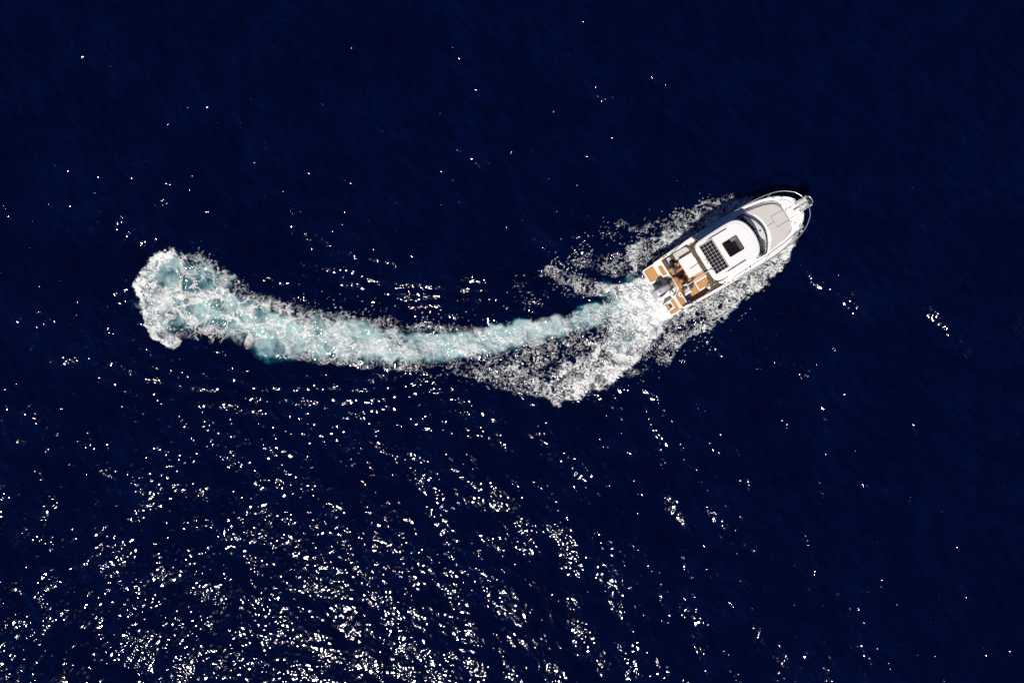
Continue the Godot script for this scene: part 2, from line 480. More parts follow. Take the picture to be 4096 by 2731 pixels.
	var cols := PackedColorArray()
	var idx := PackedInt32Array()
	for j in range(1, nz - 2):
		for i in range(1, nx - 2):
			var at := j * nx + i
			if cover[at] + cover[at + 1] + cover[at + nx] + cover[at + nx + 1] < 0.05:
				continue
			for o in [at, at + 1, at + nx, at + nx + 1]:
				if number[o] < 0:
					number[o] = verts.size()
					var oi: int = o % nx
					var oj: int = o / nx
					var x := area.position.x + oi * step
					var z := area.position.y + oj * step
					verts.append(Vector3(x, sea_at(x, z) + 0.012 + lift[o], z))
					var gx := (lift[o + 1] - lift[o - 1] + sea_at(x + step, z) - sea_at(x - step, z)) / (2.0 * step)
					var gz := (lift[o + nx] - lift[o - nx] + sea_at(x, z + step) - sea_at(x, z - step)) / (2.0 * step)
					norms.append(Vector3(-gx, 1.0, -gz).normalized())
					cols.append(Color(0.775, 0.79, 0.785, clampf(cover[o], 0.0, 1.0)))
			idx.append_array([number[at], number[at + 1], number[at + nx], number[at + 1], number[at + nx + 1], number[at + nx]])
	var o := mesh_of(called, verts, norms, cols, idx, mats["foam"])
	o.set_meta("kind", "stuff")
	o.set_meta("label", label)
	o.set_meta("category", category)


# ---------------------------------------------------------------- mesh helpers
# Polygons are Vector2(x, z) in the boat's own axes: x towards the bow, z to starboard, y up.

func st_new(smooth := false) -> SurfaceTool:
	var st := SurfaceTool.new()
	st.begin(Mesh.PRIMITIVE_TRIANGLES)
	st.set_smooth_group(0 if smooth else -1)
	return st


func tri(st: SurfaceTool, a: Vector3, b: Vector3, c: Vector3) -> void:
	st.add_vertex(a)
	st.add_vertex(c)
	st.add_vertex(b)


func quad(st: SurfaceTool, a: Vector3, b: Vector3, c: Vector3, d: Vector3) -> void:
	tri(st, a, b, c)
	tri(st, a, c, d)


func put(st: SurfaceTool, called: String, m: String, parent: Node) -> MeshInstance3D:
	st.generate_normals()
	var o := MeshInstance3D.new()
	o.name = called
	o.mesh = st.commit()
	o.mesh.surface_set_material(0, mats[m])
	parent.add_child(o, true)
	return o


func node(called: String, parent: Node) -> Node3D:
	var o := Node3D.new()
	o.name = called
	parent.add_child(o, true)
	return o


func tag(o: Node, label: String, category: String, group := "") -> void:
	o.set_meta("label", label)
	o.set_meta("category", category)
	if group:
		o.set_meta("group", group)


func ccw(poly: PackedVector2Array) -> PackedVector2Array:
	var a := 0.0
	for i in poly.size():
		var p := poly[i]
		var q := poly[(i + 1) % poly.size()]
		a += p.x * q.y - q.x * p.y
	var out := poly.duplicate()
	if a > 0.0:
		out.reverse()
	return out


func inset(poly: PackedVector2Array, d: float) -> PackedVector2Array:
	# moves each corner of a ccw() polygon inwards by d
	var out := PackedVector2Array()
	var n := poly.size()
	for i in n:
		var a := (poly[i] - poly[(i + n - 1) % n]).normalized()
		var b := (poly[(i + 1) % n] - poly[i]).normalized()
		var na := Vector2(a.y, -a.x)
		var nb := Vector2(b.y, -b.x)
		var m := (na + nb).normalized()
		out.append(poly[i] + m * d / maxf(0.4, m.dot(na)))
	return out


func round_poly(poly: PackedVector2Array, r: float, steps := 4) -> PackedVector2Array:
	var out := PackedVector2Array()
	var n := poly.size()
	for i in n:
		var p := poly[i]
		var a := poly[(i + n - 1) % n] - p
		var b := poly[(i + 1) % n] - p
		var k := minf(r, minf(a.length(), b.length()) * 0.45)
		var p0 := p + a.normalized() * k
		var p2 := p + b.normalized() * k
		for s in steps + 1:
			var t := float(s) / steps
			out.append(p0.lerp(p, t).lerp(p.lerp(p2, t), t))
	return out


func v3(p: Vector2, y: float) -> Vector3:
	return Vector3(p.x, y, p.y)


func cap(st: SurfaceTool, poly: PackedVector2Array, y: float, up := true) -> void:
	var ids := Geometry2D.triangulate_polygon(poly)
	if ids.is_empty():
		poly = Geometry2D.convex_hull(poly)
		poly.remove_at(poly.size() - 1)
		ids = Geometry2D.triangulate_polygon(poly)
	for k in range(0, ids.size(), 3):
		var a := poly[ids[k]]
		var b := poly[ids[k + 1]]
		var c := poly[ids[k + 2]]
		var turn := (b - a).cross(c - a)
		if (turn < 0.0) == up:
			tri(st, v3(a, y), v3(b, y), v3(c, y))
		else:
			tri(st, v3(a, y), v3(c, y), v3(b, y))


func wall(st: SurfaceTool, lower: PackedVector2Array, y0: float, upper: PackedVector2Array, y1: float) -> void:
	var n := lower.size()
	for i in n:
		var j := (i + 1) % n
		quad(st, v3(lower[i], y0), v3(lower[j], y0), v3(upper[j], y1), v3(upper[i], y1))


func slab(st: SurfaceTool, shape: PackedVector2Array, y0: float, y1: float, bevel := 0.0, hole := PackedVector2Array()) -> void:
	var p := ccw(shape)
	var top := p
	if bevel > 0.0:
		var mid := inset(p, bevel * 0.3)
		top = inset(p, bevel)
		wall(st, p, y0, p, y1 - bevel)
		wall(st, p, y1 - bevel, mid, y1 - bevel * 0.3)
		wall(st, mid, y1 - bevel * 0.3, top, y1)
	else:
		wall(st, p, y0, p, y1)
	if hole.is_empty():
		cap(st, top, y1)
		cap(st, p, y0, false)
		return
	var h := ccw(hole)
	h.reverse()
	wall(st, h, y0, h, y1)
	cap(st, keyhole(top, h), y1)
	cap(st, keyhole(p, h), y0, false)


func keyhole(outer: PackedVector2Array, h: PackedVector2Array) -> PackedVector2Array:
	var best := Vector2i(0, 0)
	var least := INF
	for i in outer.size():
		for j in h.size():
			var d := outer[i].distance_squared_to(h[j])
			if d < least:
				least = d
				best = Vector2i(i, j)
	var out := PackedVector2Array()
	for k in outer.size():
		out.append(outer[(best.x + k) % outer.size()])
	var side := (h[best.y] - outer[best.x]).orthogonal().normalized() * 0.0004
	out.append(outer[best.x] + side)
	var m := h.size()
	out.append(h[best.y] + side)
	for k in range(1, m):
		out.append(h[(best.y + k) % m])
	out.append(h[best.y] - side)
	return out


func rect(x0: float, z0: float, x1: float, z1: float) -> PackedVector2Array:
	return PackedVector2Array([Vector2(x0, z0), Vector2(x1, z0), Vector2(x1, z1), Vector2(x0, z1)])


func pv(a: Array) -> PackedVector2Array:
	var out := PackedVector2Array()
	for k in range(0, a.size(), 2):
		out.append(Vector2(a[k], a[k + 1]))
	return out


func both(a: Array) -> PackedVector2Array:
	# a half outline of x, half width pairs from stern to bow, mirrored to both sides
	var out := PackedVector2Array()
	for k in range(0, a.size(), 2):
		out.append(Vector2(a[k], a[k + 1]))
	for k in range(a.size() - 2, -1, -2):
		if a[k + 1] > 0.001:
			out.append(Vector2(a[k], -a[k + 1]))
	return out


func tube(st: SurfaceTool, pts: PackedVector3Array, r: float, sides := 8, r1 := -1.0) -> void:
	var rings: Array[PackedVector3Array] = []
	var n := pts.size()
	for i in n:
		var d := (pts[mini(i + 1, n - 1)] - pts[maxi(i - 1, 0)]).normalized()
		var side := d.cross(Vector3.UP if absf(d.y) < 0.9 else Vector3.RIGHT).normalized()
		var up := side.cross(d)
		var rr := r if r1 < 0.0 else lerpf(r, r1, float(i) / (n - 1))
		var ring := PackedVector3Array()
		for k in sides:
			var a := TAU * k / sides
			ring.append(pts[i] + (side * cos(a) + up * sin(a)) * rr)
		rings.append(ring)
	loft(st, rings, true, true)


func loft(st: SurfaceTool, rings: Array[PackedVector3Array], closed: bool, caps := false) -> void:
	var m := rings[0].size()
	for i in rings.size() - 1:
		for k in (m if closed else m - 1):
			var l := (k + 1) % m
			quad(st, rings[i][k], rings[i][l], rings[i + 1][l], rings[i + 1][k])
	if caps:
		for e in [0, rings.size() - 1]:
			var c := Vector3.ZERO
			for p in rings[e]:
				c += p
			c /= m
			for k in m:
				var l := (k + 1) % m
				if e == 0:
					tri(st, c, rings[e][l], rings[e][k])
				else:
					tri(st, c, rings[e][k], rings[e][l])


func curve(a: Array, step := 0.06) -> PackedVector3Array:
	var c := Curve3D.new()
	c.bake_interval = step
	var p: Array[Vector3] = []
	for k in range(0, a.size(), 3):
		p.append(Vector3(a[k], a[k + 1], a[k + 2]))
	for i in p.size():
		var d := (p[mini(i + 1, p.size() - 1)] - p[maxi(i - 1, 0)]) / 6.0
		c.add_point(p[i], -d, d)
	return c.get_baked_points()


func bar(called: String, m: String, parent: Node, a: Array, r: float, sides := 8) -> MeshInstance3D:
	var st := st_new(true)
	tube(st, curve(a), r, sides)
	return put(st, called, m, parent)


func block(called: String, m: String, parent: Node, shape: PackedVector2Array, y0: float, y1: float, bevel := 0.0, hole := PackedVector2Array()) -> MeshInstance3D:
	var st := st_new()
	slab(st, shape, y0, y1, bevel, hole)
	return put(st, called, m, parent)


func dome(st: SurfaceTool, at: Vector3, r: float, squash := 1.0, sides := 12) -> void:
	var rings: Array[PackedVector3Array] = []
	for i in 7:
		var a := -PI / 2.0 + PI * i / 6.0
		var ring := PackedVector3Array()
		for k in sides:
			var b := -TAU * k / sides
			ring.append(at + Vector3(cos(b) * cos(a) * r, sin(a) * r * squash, sin(b) * cos(a) * r))
		rings.append(ring)
	loft(st, rings, true)


# ---------------------------------------------------------------- the boat

func grain_texture(freq: float, lo: float, seed_: int, stretch := Vector2i(256, 256)) -> ImageTexture:
	var n := noise(FastNoiseLite.TYPE_SIMPLEX_SMOOTH, freq, seed_, 4)
	var im := Image.create(stretch.x, stretch.y, false, Image.FORMAT_RGB8)
	var src := n.get_seamless_image(stretch.x, stretch.y)
	for y in stretch.y:
		for x in stretch.x:
			var g := lerpf(lo, 1.0, src.get_pixel(x, y).r)
			im.set_pixel(x, y, Color(g, g, g))
	return ImageTexture.create_from_image(im)


func boat_materials() -> void:
	var g := mat("gelcoat", lin(0.83, 0.83, 0.82), 0.28)
	g.clearcoat_enabled = true
	g.clearcoat = 0.3
	g.clearcoat_roughness = 0.12
	mat("nonskid", lin(0.79, 0.79, 0.785), 0.6)
	var wood := grain_texture(0.03, 0.82, 3)
	for k in 4:
		var t := mat("teak_%s" % ["a", "b", "c", "d"][k], lin([0.68, 0.64, 0.72, 0.66][k], [0.375, 0.35, 0.40, 0.36][k], [0.15, 0.138, 0.16, 0.135][k]), 0.65, 0.0, 0.35)
		t.albedo_texture = wood
		t.uv1_triplanar = true
		t.uv1_scale = Vector3(1.2, 6.0, 9.0)
	mat("caulk", lin(0.30, 0.135, 0.04), 0.8)
	var cloth := grain_texture(0.14, 0.95, 4)
	var b := mat("cushion", lin(0.60, 0.57, 0.545), 0.85, 0.0, 0.3)
	b.albedo_texture = cloth
	b.uv1_triplanar = true
	b.uv1_scale = Vector3(3, 3, 3)
	var c := mat("canvas", lin(0.15, 0.115, 0.085), 0.9, 0.0, 0.2)
	c.albedo_texture = grain_texture(0.07, 0.82, 8)
	c.uv1_triplanar = true
	c.uv1_scale = Vector3(2, 2, 2)
	mat("dark_vinyl", lin(0.058, 0.046, 0.04), 0.6, 0.0, 0.4)
	mat("black_rubber", lin(0.02, 0.014, 0.009), 0.55)
	mat("black_plastic", lin(0.018, 0.018, 0.02), 0.4)
	mat("steel", lin(0.78, 0.78, 0.78), 0.3, 0.75)
	mat("bronze", lin(0.14, 0.09, 0.06), 0.45, 0.4)
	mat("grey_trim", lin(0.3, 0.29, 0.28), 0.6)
	mat("cabin_floor", lin(0.06, 0.06, 0.055), 0.8)
	mat("dash_vinyl", lin(0.012, 0.013, 0.016), 0.7)
	mat("liner", lin(0.5, 0.5, 0.52), 0.7)
	mat("dash", lin(0.78, 0.79, 0.8), 0.6)
	mat("red_leather", lin(0.5, 0.13, 0.09), 0.6)
	mat("solar_cell", lin(0.010, 0.011, 0.014), 0.25, 0.0, 0.4)
	mat("solar_back", lin(0.62, 0.58, 0.57), 0.4)
	mat("busbar", lin(0.09, 0.085, 0.085), 0.35, 0.5)
	mat("silver_paint", lin(0.50, 0.51, 0.55), 0.32, 0.25)
	mat("silver_dark", lin(0.23, 0.23, 0.24), 0.4, 0.4)
	mat("yellow_print", lin(0.75, 0.4, 0.06), 0.5)
	mat("rope", lin(0.50, 0.41, 0.28), 0.9)
	mat("dark_rope", lin(0.06, 0.05, 0.04), 0.9)
	mat("navy_vinyl", lin(0.012, 0.012, 0.05), 0.3)
	mat("blue_vinyl", lin(0.02, 0.03, 0.18), 0.25)
	mat("fender_sock", lin(0.022, 0.02, 0.02), 0.85)
	var skin := mat("tan_skin", lin(0.43, 0.165, 0.07), 0.5, 0.0, 0.5)
	skin.subsurf_scatter_enabled = true
	skin.subsurf_scatter_strength = 0.08
	var skin2 := mat("light_tan_skin", lin(0.50, 0.22, 0.105), 0.5, 0.0, 0.5)
	skin2.subsurf_scatter_enabled = true
	skin2.subsurf_scatter_strength = 0.08
	mat("blond_hair", lin(0.42, 0.25, 0.07), 0.5)
	mat("black_cloth", lin(0.012, 0.011, 0.011), 0.8)
	mat("white_cloth", lin(0.75, 0.74, 0.74), 0.8)
	mat("eye", lin(0.03, 0.02, 0.015), 0.2)
	mat("lips", lin(0.3, 0.09, 0.07), 0.5)
	var pr := mat("swim_print", Color.WHITE, 0.7)
	pr.albedo_texture = print_texture()
	pr.uv1_triplanar = true
	pr.uv1_scale = Vector3(4, 4, 4)
	var glass := mat("clear_glass", lin(0.55, 0.62, 0.65, 0.06), 0.03, 0.0, 0.4)
	glass.transparency = BaseMaterial3D.TRANSPARENCY_ALPHA
	var tint := mat("tinted_glass", lin(0.03, 0.022, 0.02, 0.2), 0.03, 0.0, 0.4)
	tint.transparency = BaseMaterial3D.TRANSPARENCY_ALPHA
	var side := mat("smoked_glass", lin(0.012, 0.014, 0.017), 0.04, 0.0, 0.5)
	side.clearcoat_enabled = true


func print_texture() -> ImageTexture:
	var n := noise(FastNoiseLite.TYPE_CELLULAR, 0.09, 14)
	n.cellular_return_type = FastNoiseLite.RETURN_CELL_VALUE
	var src := n.get_seamless_image(128, 128)
	var im := Image.create(128, 128, false, Image.FORMAT_RGB8)
	for y in 128:
		for x in 128:
			var v := src.get_pixel(x, y).r
			im.set_pixel(x, y, Color(0.08, 0.07, 0.24) if v < 0.62 else Color(0.42, 0.38, 0.62) if v < 0.8 else Color(0.85, 0.8, 0.84))
	return ImageTexture.create_from_image(im)


func half_beam(x: float) -> float:
	var t := [[0.0, 1.15], [0.56, 1.2], [1.2, 1.24], [2.3, 1.295], [3.4, 1.31], [4.3, 1.30], [5.05, 1.255], [5.7, 1.15], [6.2, 1.005], [6.6, 0.81], [6.9, 0.57], [7.05, 0.36], [7.12, 0.0]]
	for k in t.size() - 1:
		if x <= t[k + 1][0]:
			return lerpf(t[k][1], t[k + 1][1], (x - t[k][0]) / (t[k + 1][0] - t[k][0]))
	return 0.0


func sheer(x: float) -> float:
	return 0.93 + 0.32 * pow(clampf((x - 0.5) / 6.6, 0.0, 1.0), 1.6)


func teak_panel(called: String, parent: Node, shape: PackedVector2Array, y: float, border := 0.045, pitch := 0.062) -> Node3D:
	# caulked planks: a mitred border board along every edge and boards running fore and aft inside it
	var p := ccw(shape)
	var root := block(called, "caulk", parent, p, y, y + 0.008)
	var names := ["teak_a", "teak_b", "teak_c", "teak_d"]
	var n := p.size()
	var outer := inset(p, 0.003)
	var inner := inset(p, border)
	var count := 0
	for i in n:
		var j := (i + 1) % n
		if p[i].distance_to(p[j]) < 0.012:
			continue
		var q := PackedVector2Array([outer[i], outer[j], inner[j], inner[i]])
		var st := st_new()
		slab(st, q, y + 0.006, y + 0.014)
		put(st, "plank", names[0], root)
	var room := inset(p, border + 0.011)
	var z0 := INF
	var z1 := -INF
	var x0 := INF
	var x1 := -INF
	for v in room:
		z0 = minf(z0, v.y)
		z1 = maxf(z1, v.y)
		x0 = minf(x0, v.x)
		x1 = maxf(x1, v.x)
	var rows := maxi(1, int(round((z1 - z0) / pitch)))
	var w := (z1 - z0) / rows
	for r in rows:
		var strip := rect(x0 - 0.1, z0 + r * w + 0.0065, x1 + 0.1, z0 + (r + 1) * w - 0.0065)
		for piece in Geometry2D.intersect_polygons(room, strip):
			if piece.size() >= 3:
				var st := st_new()
				slab(st, piece, y + 0.006, y + 0.014)
				put(st, "plank", names[(count * 7 + r * 3) % 4], root)
				count += 1
	return root


var boat: Node3D
var hold := Transform3D()


func make_boat() -> void:
	hold = Transform3D(Basis(Vector3.UP, deg_to_rad(BOAT_TURN)) * Basis(Vector3.RIGHT, deg_to_rad(BOAT_HEEL)), BOAT_AT)
	boat = node("motor_boat", self)
	boat.transform = hold
	tag(boat, "white motor cruiser with teak decks, solar panel on the roof and grey outboard", "boat")
	make_hull()
	make_stern()
	make_outboard()
	make_cockpit()
	make_cabin()
	make_roof()
	make_foredeck()
	make_rails()
	make_loose_things()
	make_people()


func make_hull() -> void:
	# levels from the keel to the sheer: stem position, share of the beam, height at stern and bow
	var levels := [[6.1, 0.0, -0.42, -0.15], [6.45, 0.62, -0.22, 0.12], [6.75, 0.9, 0.12, 0.45], [6.95, 0.97, 0.55, 0.9], [7.12, 1.0, 0.93, 1.25]]
	var rings: Array[PackedVector3Array] = []
	for k in 41:
		var u := k / 40.0
		var ring := PackedVector3Array()
		var xs := lerpf(0.5, 7.12, u)
		var hb := half_beam(xs)
		for side in [-1.0, 1.0]:
			var order := range(4, -1, -1) if side < 0.0 else range(1, 5)
			for l in order:
				var d: Array = levels[l]
				var x := lerpf(0.5, d[0], u)
				var flare: float = lerpf(d[1], d[1] * d[1] * (0.25 + 0.19 * l), pow(u, 3.0)) if l < 4 else 1.0
				var y := lerpf(d[2], d[3], pow(u, 2.2))
				if l == 4:
					y = sheer(x)
				ring.append(Vector3(x, y, side * hb * flare))
		rings.append(ring)
	var st := st_new(true)
	loft(st, rings, false)
	var hull := put(st, "hull", "gelcoat", boat)
	# transom under the steps
	block("transom", "gelcoat", boat, pv([0.50, -1.17, 0.57, -1.19, 0.57, 1.19, 0.50, 1.17]), -0.3, 0.42)
	# rub rail round the sheer
	for side in [-1.0, 1.0]:
		var pts := PackedVector3Array()
		for k in 60:
			var x := lerpf(0.6, 7.1, k / 59.0)
			pts.append(Vector3(x, (sheer(x) if x > 0.87 else lerpf(0.42, sheer(0.87), clampf((x - 0.56) / 0.31, 0.0, 1.0))) - 0.03, side * (half_beam(x) + 0.004)))
		var s2 := st_new(true)
		tube(s2, pts, 0.022, 6)
		put(s2, "rub_rail", "grey_trim", hull)
	# side decks: rounded gunwale, then deck down to the cabin side or the cockpit coaming
	for side in [-1.0, 1.0]:
		var rows: Array[PackedVector3Array] = []
		for k in 50:
			var x := lerpf(0.86, 4.75, k / 49.0)
			var hb := half_beam(x)
			var y := sheer(x)
			var inner := 0.955
			if x < 2.62:
				inner = hb - lerpf(0.09, 0.12, smoothstep(0.9, 2.5, x))
			var low := y - 0.035
			var ring := PackedVector3Array([Vector3(x, y - 0.01, hb * side), Vector3(x, y + 0.015, (hb - 0.015) * side), Vector3(x, y + 0.018, (hb - 0.055) * side), Vector3(x, low + (0.05 if x < 2.6 else 0.0), (hb - 0.085) * side), Vector3(x, low + (0.05 if x < 2.6 else 0.0), inner * side), Vector3(x, low - 0.12, inner * side)])
			if side < 0.0:
				ring.reverse()
			rows.append(ring)
		var s3 := st_new(false)
		loft(s3, rows, false)
		put(s3, "side_deck", "gelcoat", boat)
	# foredeck with a slight crown
	var deck: Array[PackedVector3Array] = []
	for k in 34:
		var x := lerpf(4.7, 7.115, k / 33.0)
		var hb := half_beam(x)
		var y := sheer(x)
		var ring := PackedVector3Array()
		for m: float in [-1.0, -0.985, -0.95, -0.925, -0.6, 0.0, 0.6, 0.925, 0.95, 0.985, 1.0]:
			var lift: float = -0.01 if absf(m) > 0.99 else 0.018 if absf(m) > 0.94 else -0.03 + 0.035 * (1.0 - m * m)
			ring.append(Vector3(x, y + lift, hb * m))
		deck.append(ring)
	var s4 := st_new(true)
	loft(s4, deck, false)
	put(s4, "foredeck", "gelcoat", boat)


func make_stern() -> void:
	var port := round_poly(pv([-0.01, -1.19, 0.57, -1.205, 0.57, -0.395, 0.3, -0.43, -0.01, -0.475]), 0.08)
	var o := block("swim_platform", "gelcoat", boat, port, -0.12, 0.45, 0.03)
	teak_panel("teak_deck", boat, pv([0.035, -1.115, 0.505, -1.14, 0.505, -0.5, 0.035, -0.545]), 0.449)
	var star := round_poly(pv([-0.01, 0.555, 0.3, 0.53, 0.57, 0.5, 0.57, 1.205, -0.01, 1.19]), 0.07)
	var q := block("swim_platform", "gelcoat", boat, star, -0.12, 0.45, 0.03, rect(0.045, 0.665, 0.315, 0.875))
	teak_panel("teak_deck", boat, pv([0.36, 0.56, 0.525, 0.55, 0.525, 1.14, 0.055, 1.13, 0.055, 0.955, 0.36, 0.955]), 0.449)
	block("ladder_locker_rim", "gelcoat", q, round_poly(rect(0.02, 0.625, 0.345, 0.915), 0.03), 0.449, 0.463, 0.006, rect(0.05, 0.672, 0.308, 0.868))
	block("ladder_tray", "liner", q, rect(0.03, 0.66, 0.32, 0.88), 0.30, 0.33)
	var ladder := node("boarding_ladder", boat)
	for z in [0.645, 0.895]:
		bar("rail", "steel", ladder, [-0.05, 0.485, z, 0.1, 0.485, z, 0.2, 0.475, z], 0.013)
	block("step", "teak_b", ladder, rect(0.055, 0.70, 0.19, 0.85), 0.40, 0.425, 0.005)
	block("step", "dark_vinyl", ladder, rect(0.215, 0.70, 0.29, 0.86), 0.38, 0.41, 0.005)
	# raised steps between the platforms and the cockpit
	var p2 := pv([0.565, -1.2, 0.9, -1.19, 0.9, -0.28, 0.80, -0.27, 0.74, -0.325, 0.565, -0.385])
	var r := block("transom_step", "gelcoat", boat, p2, -0.1, 0.72, 0.02)
	teak_panel("teak_deck", boat, pv([0.60, -0.96, 0.79, -0.96, 0.79, -0.47, 0.60, -0.50]), 0.719)
	teak_panel("teak_deck", boat, pv([0.585, -0.445, 0.73, -0.405, 0.84, -0.35, 0.84, -0.30, 0.74, -0.345, 0.585, -0.40]), 0.719, 0.012, 0.1)
	bar("deck_filler", "steel", r, [0.66, 0.733, -0.77, 0.66, 0.738, -0.77], 0.026, 10)
	var p3 := pv([0.565, 0.475, 0.72, 0.425, 0.80, 0.30, 0.9, 0.30, 0.9, 1.19, 0.565, 1.2])
	var s := block("transom_step", "gelcoat", boat, p3, -0.1, 0.72, 0.02)
	teak_panel("teak_deck", boat, pv([0.585, 0.52, 0.72, 0.46, 0.835, 0.335, 0.86, 0.43, 0.70, 0.545, 0.735, 0.65, 0.83, 0.73, 0.85, 0.96, 0.78, 1.055, 0.585, 1.055]), 0.719, 0.035)
	bar("deck_filler", "bronze", s, [0.80, 0.733, 0.60, 0.80, 0.738, 0.60], 0.03, 10)
	# stern quarters stand proud of the steps, stepping down to the platforms
	for side in [-1.0, 1.0]:
		block("stern_quarter", "gelcoat", boat, pv([0.58, side * 1.1, 0.58, side * 1.205, 0.9, side * 1.222, 0.9, side * 1.125, 0.74, side * 1.09]), 0.70, 0.945, 0.02)
	# engine well between the steps
	block("well_floor", "gelcoat", boat, pv([0.56, -0.36, 0.88, -0.28, 0.88, 0.32, 0.56, 0.46]), 0.25, 0.32)
	block("well_ledge", "gelcoat", boat, rect(0.53, -0.385, 0.615, -0.14), 0.28, 0.56, 0.015)
	block("well_ledge", "gelcoat", boat, rect(0.50, 0.24, 0.62, 0.40), 0.28, 0.52, 0.015)
	block("well_wall", "gelcoat", boat, pv([0.86, -0.3, 0.905, -0.3, 0.905, 0.32, 0.86, 0.32]), 0.25, 0.93, 0.015)


func make_outboard() -> void:
	var e := node("outboard_engine", boat)
	var z0 := 0.01
	# cowling sections: x, half width, top, bottom, crown share
	var secs := [[-0.285, 0.04, 1.08, 0.92], [-0.265, 0.12, 1.16, 0.86], [-0.21, 0.175, 1.25, 0.82], [-0.1, 0.225, 1.32, 0.8], [0.05, 0.242, 1.355, 0.8], [0.2, 0.222, 1.36, 0.8], [0.36, 0.172, 1.345, 0.82], [0.48, 0.118, 1.31, 0.86], [0.55, 0.07, 1.26, 0.92], [0.575, 0.025, 1.18, 1.0]]
	var rings: Array[PackedVector3Array] = []
	for d in secs:
		var ring := PackedVector3Array()
		for k in 20:
			var a := TAU * k / 20.0
			var c := cos(a)
			var s := sin(a)
			var w: float = signf(c) * pow(absf(c), 0.7) * d[1]
			var mid: float = (d[2] + d[3]) / 2.0
			var hh: float = (d[2] - d[3]) / 2.0
			ring.append(Vector3(d[0], mid + signf(s) * pow(absf(s), 0.6) * hh, z0 + w))
		rings.append(ring)
	var st := st_new(true)
	loft(st, rings, true, true)
	var cowl := put(st, "cowling", "silver_paint", e)
	# raised spine along the top
	var spine := pv([-0.24, -0.13, -0.05, -0.135, 0.18, -0.115, 0.38, -0.075, 0.49, -0.04, 0.5, 0.0, 0.49, 0.04, 0.38, 0.075, 0.18, 0.115, -0.05, 0.135, -0.24, 0.13])
	var moved := PackedVector2Array()
	for p in spine:
		moved.append(p + Vector2(0, z0))
	var s2 := st_new(true)
	var rows: Array[PackedVector3Array] = []
	for k in 14:
		var x := lerpf(-0.275, 0.51, k / 13.0)
		var w := lerpf(0.15, 0.06, pow(k / 13.0, 1.4)) * (0.8 if k == 0 else 1.0)
		var y := 1.385 - 0.2 * pow(clampf((-0.02 - x) / 0.26, 0.0, 1.0), 2.0) - 0.09 * pow(clampf((x - 0.2) / 0.3, 0.0, 1.0), 2.0)
		rows.append(PackedVector3Array([Vector3(x, y - 0.06, z0 + w), Vector3(x, y - 0.008, z0 + w * 0.92), Vector3(x, y, z0 + w * 0.7), Vector3(x, y + 0.006, z0), Vector3(x, y, z0 - w * 0.7), Vector3(x, y - 0.008, z0 - w * 0.92), Vector3(x, y - 0.06, z0 - w)]))
	loft(s2, rows, false)
	put(s2, "spine", "silver_paint", cowl)
	for side in [-1.0, 1.0]:
		var vent := PackedVector2Array()
		for p in [[-0.12, 0.185], [-0.02, 0.225], [0.1, 0.222], [0.36, 0.125], [0.36, 0.108], [0.12, 0.15], [-0.1, 0.165]]:
			vent.append(Vector2(p[0], z0 + side * p[1]))
		block("side_vent", "black_plastic", e, vent, 1.2, 1.352, 0.006)
		if side > 0.0:
			for k in 6:
				block("vent_rib", "silver_dark", e, rect(-0.06 + k * 0.062, z0 + 0.2 - k * 0.012, -0.045 + k * 0.062, z0 + 0.215 - k * 0.012), 1.33, 1.358)
	block("air_intake", "black_plastic", e, round_poly(rect(-0.005, -0.055, 0.03, 0.06), 0.008), 1.35, 1.397)
	block("intake_lip", "gelcoat", e, round_poly(rect(0.032, -0.055, 0.058, 0.06), 0.008), 1.35, 1.402)
	block("badge", "yellow_print", e, pv([0.155, -0.005, 0.185, -0.012, 0.185, 0.012, 0.165, 0.045, 0.15, 0.04]), 1.35, 1.3945)
	block("badge", "white_cloth", e, pv([0.155, -0.04, 0.175, -0.042, 0.18, -0.016, 0.16, -0.012]), 1.35, 1.3945)
	block("front_grille", "black_plastic", e, pv([0.485, -0.02, 0.52, -0.015, 0.525, 0.05, 0.49, 0.06]), 1.2, 1.322)
	block("lower_cowl", "silver_dark", e, pv([-0.2, -0.16, 0.4, -0.16, 0.5, -0.08, 0.5, 0.1, 0.4, 0.18, -0.2, 0.18]), 0.62, 0.86, 0.03)
	block("midsection", "silver_dark", e, pv([-0.1, -0.06, 0.3, -0.09, 0.3, 0.11, -0.1, 0.08]), -0.35, 0.64)
	block("bracket", "black_plastic", e, rect(0.28, -0.15, 0.58, 0.17), 0.34, 0.7, 0.02)
	bar("tilt_cylinder", "black_plastic", e, [0.66, 0.5, 0.12, 0.66, 0.72, 0.13], 0.055, 12)
	bar("steering_hose", "black_rubber", e, [0.5, 0.75, -0.04, 0.62, 0.8, -0.12, 0.7, 0.72, -0.2, 0.82, 0.6, -0.22], 0.018)
	bar("steering_hose", "black_rubber", e, [0.5, 0.7, 0.03, 0.6, 0.76, -0.02, 0.68, 0.66, -0.1, 0.84, 0.5, -0.08], 0.014)


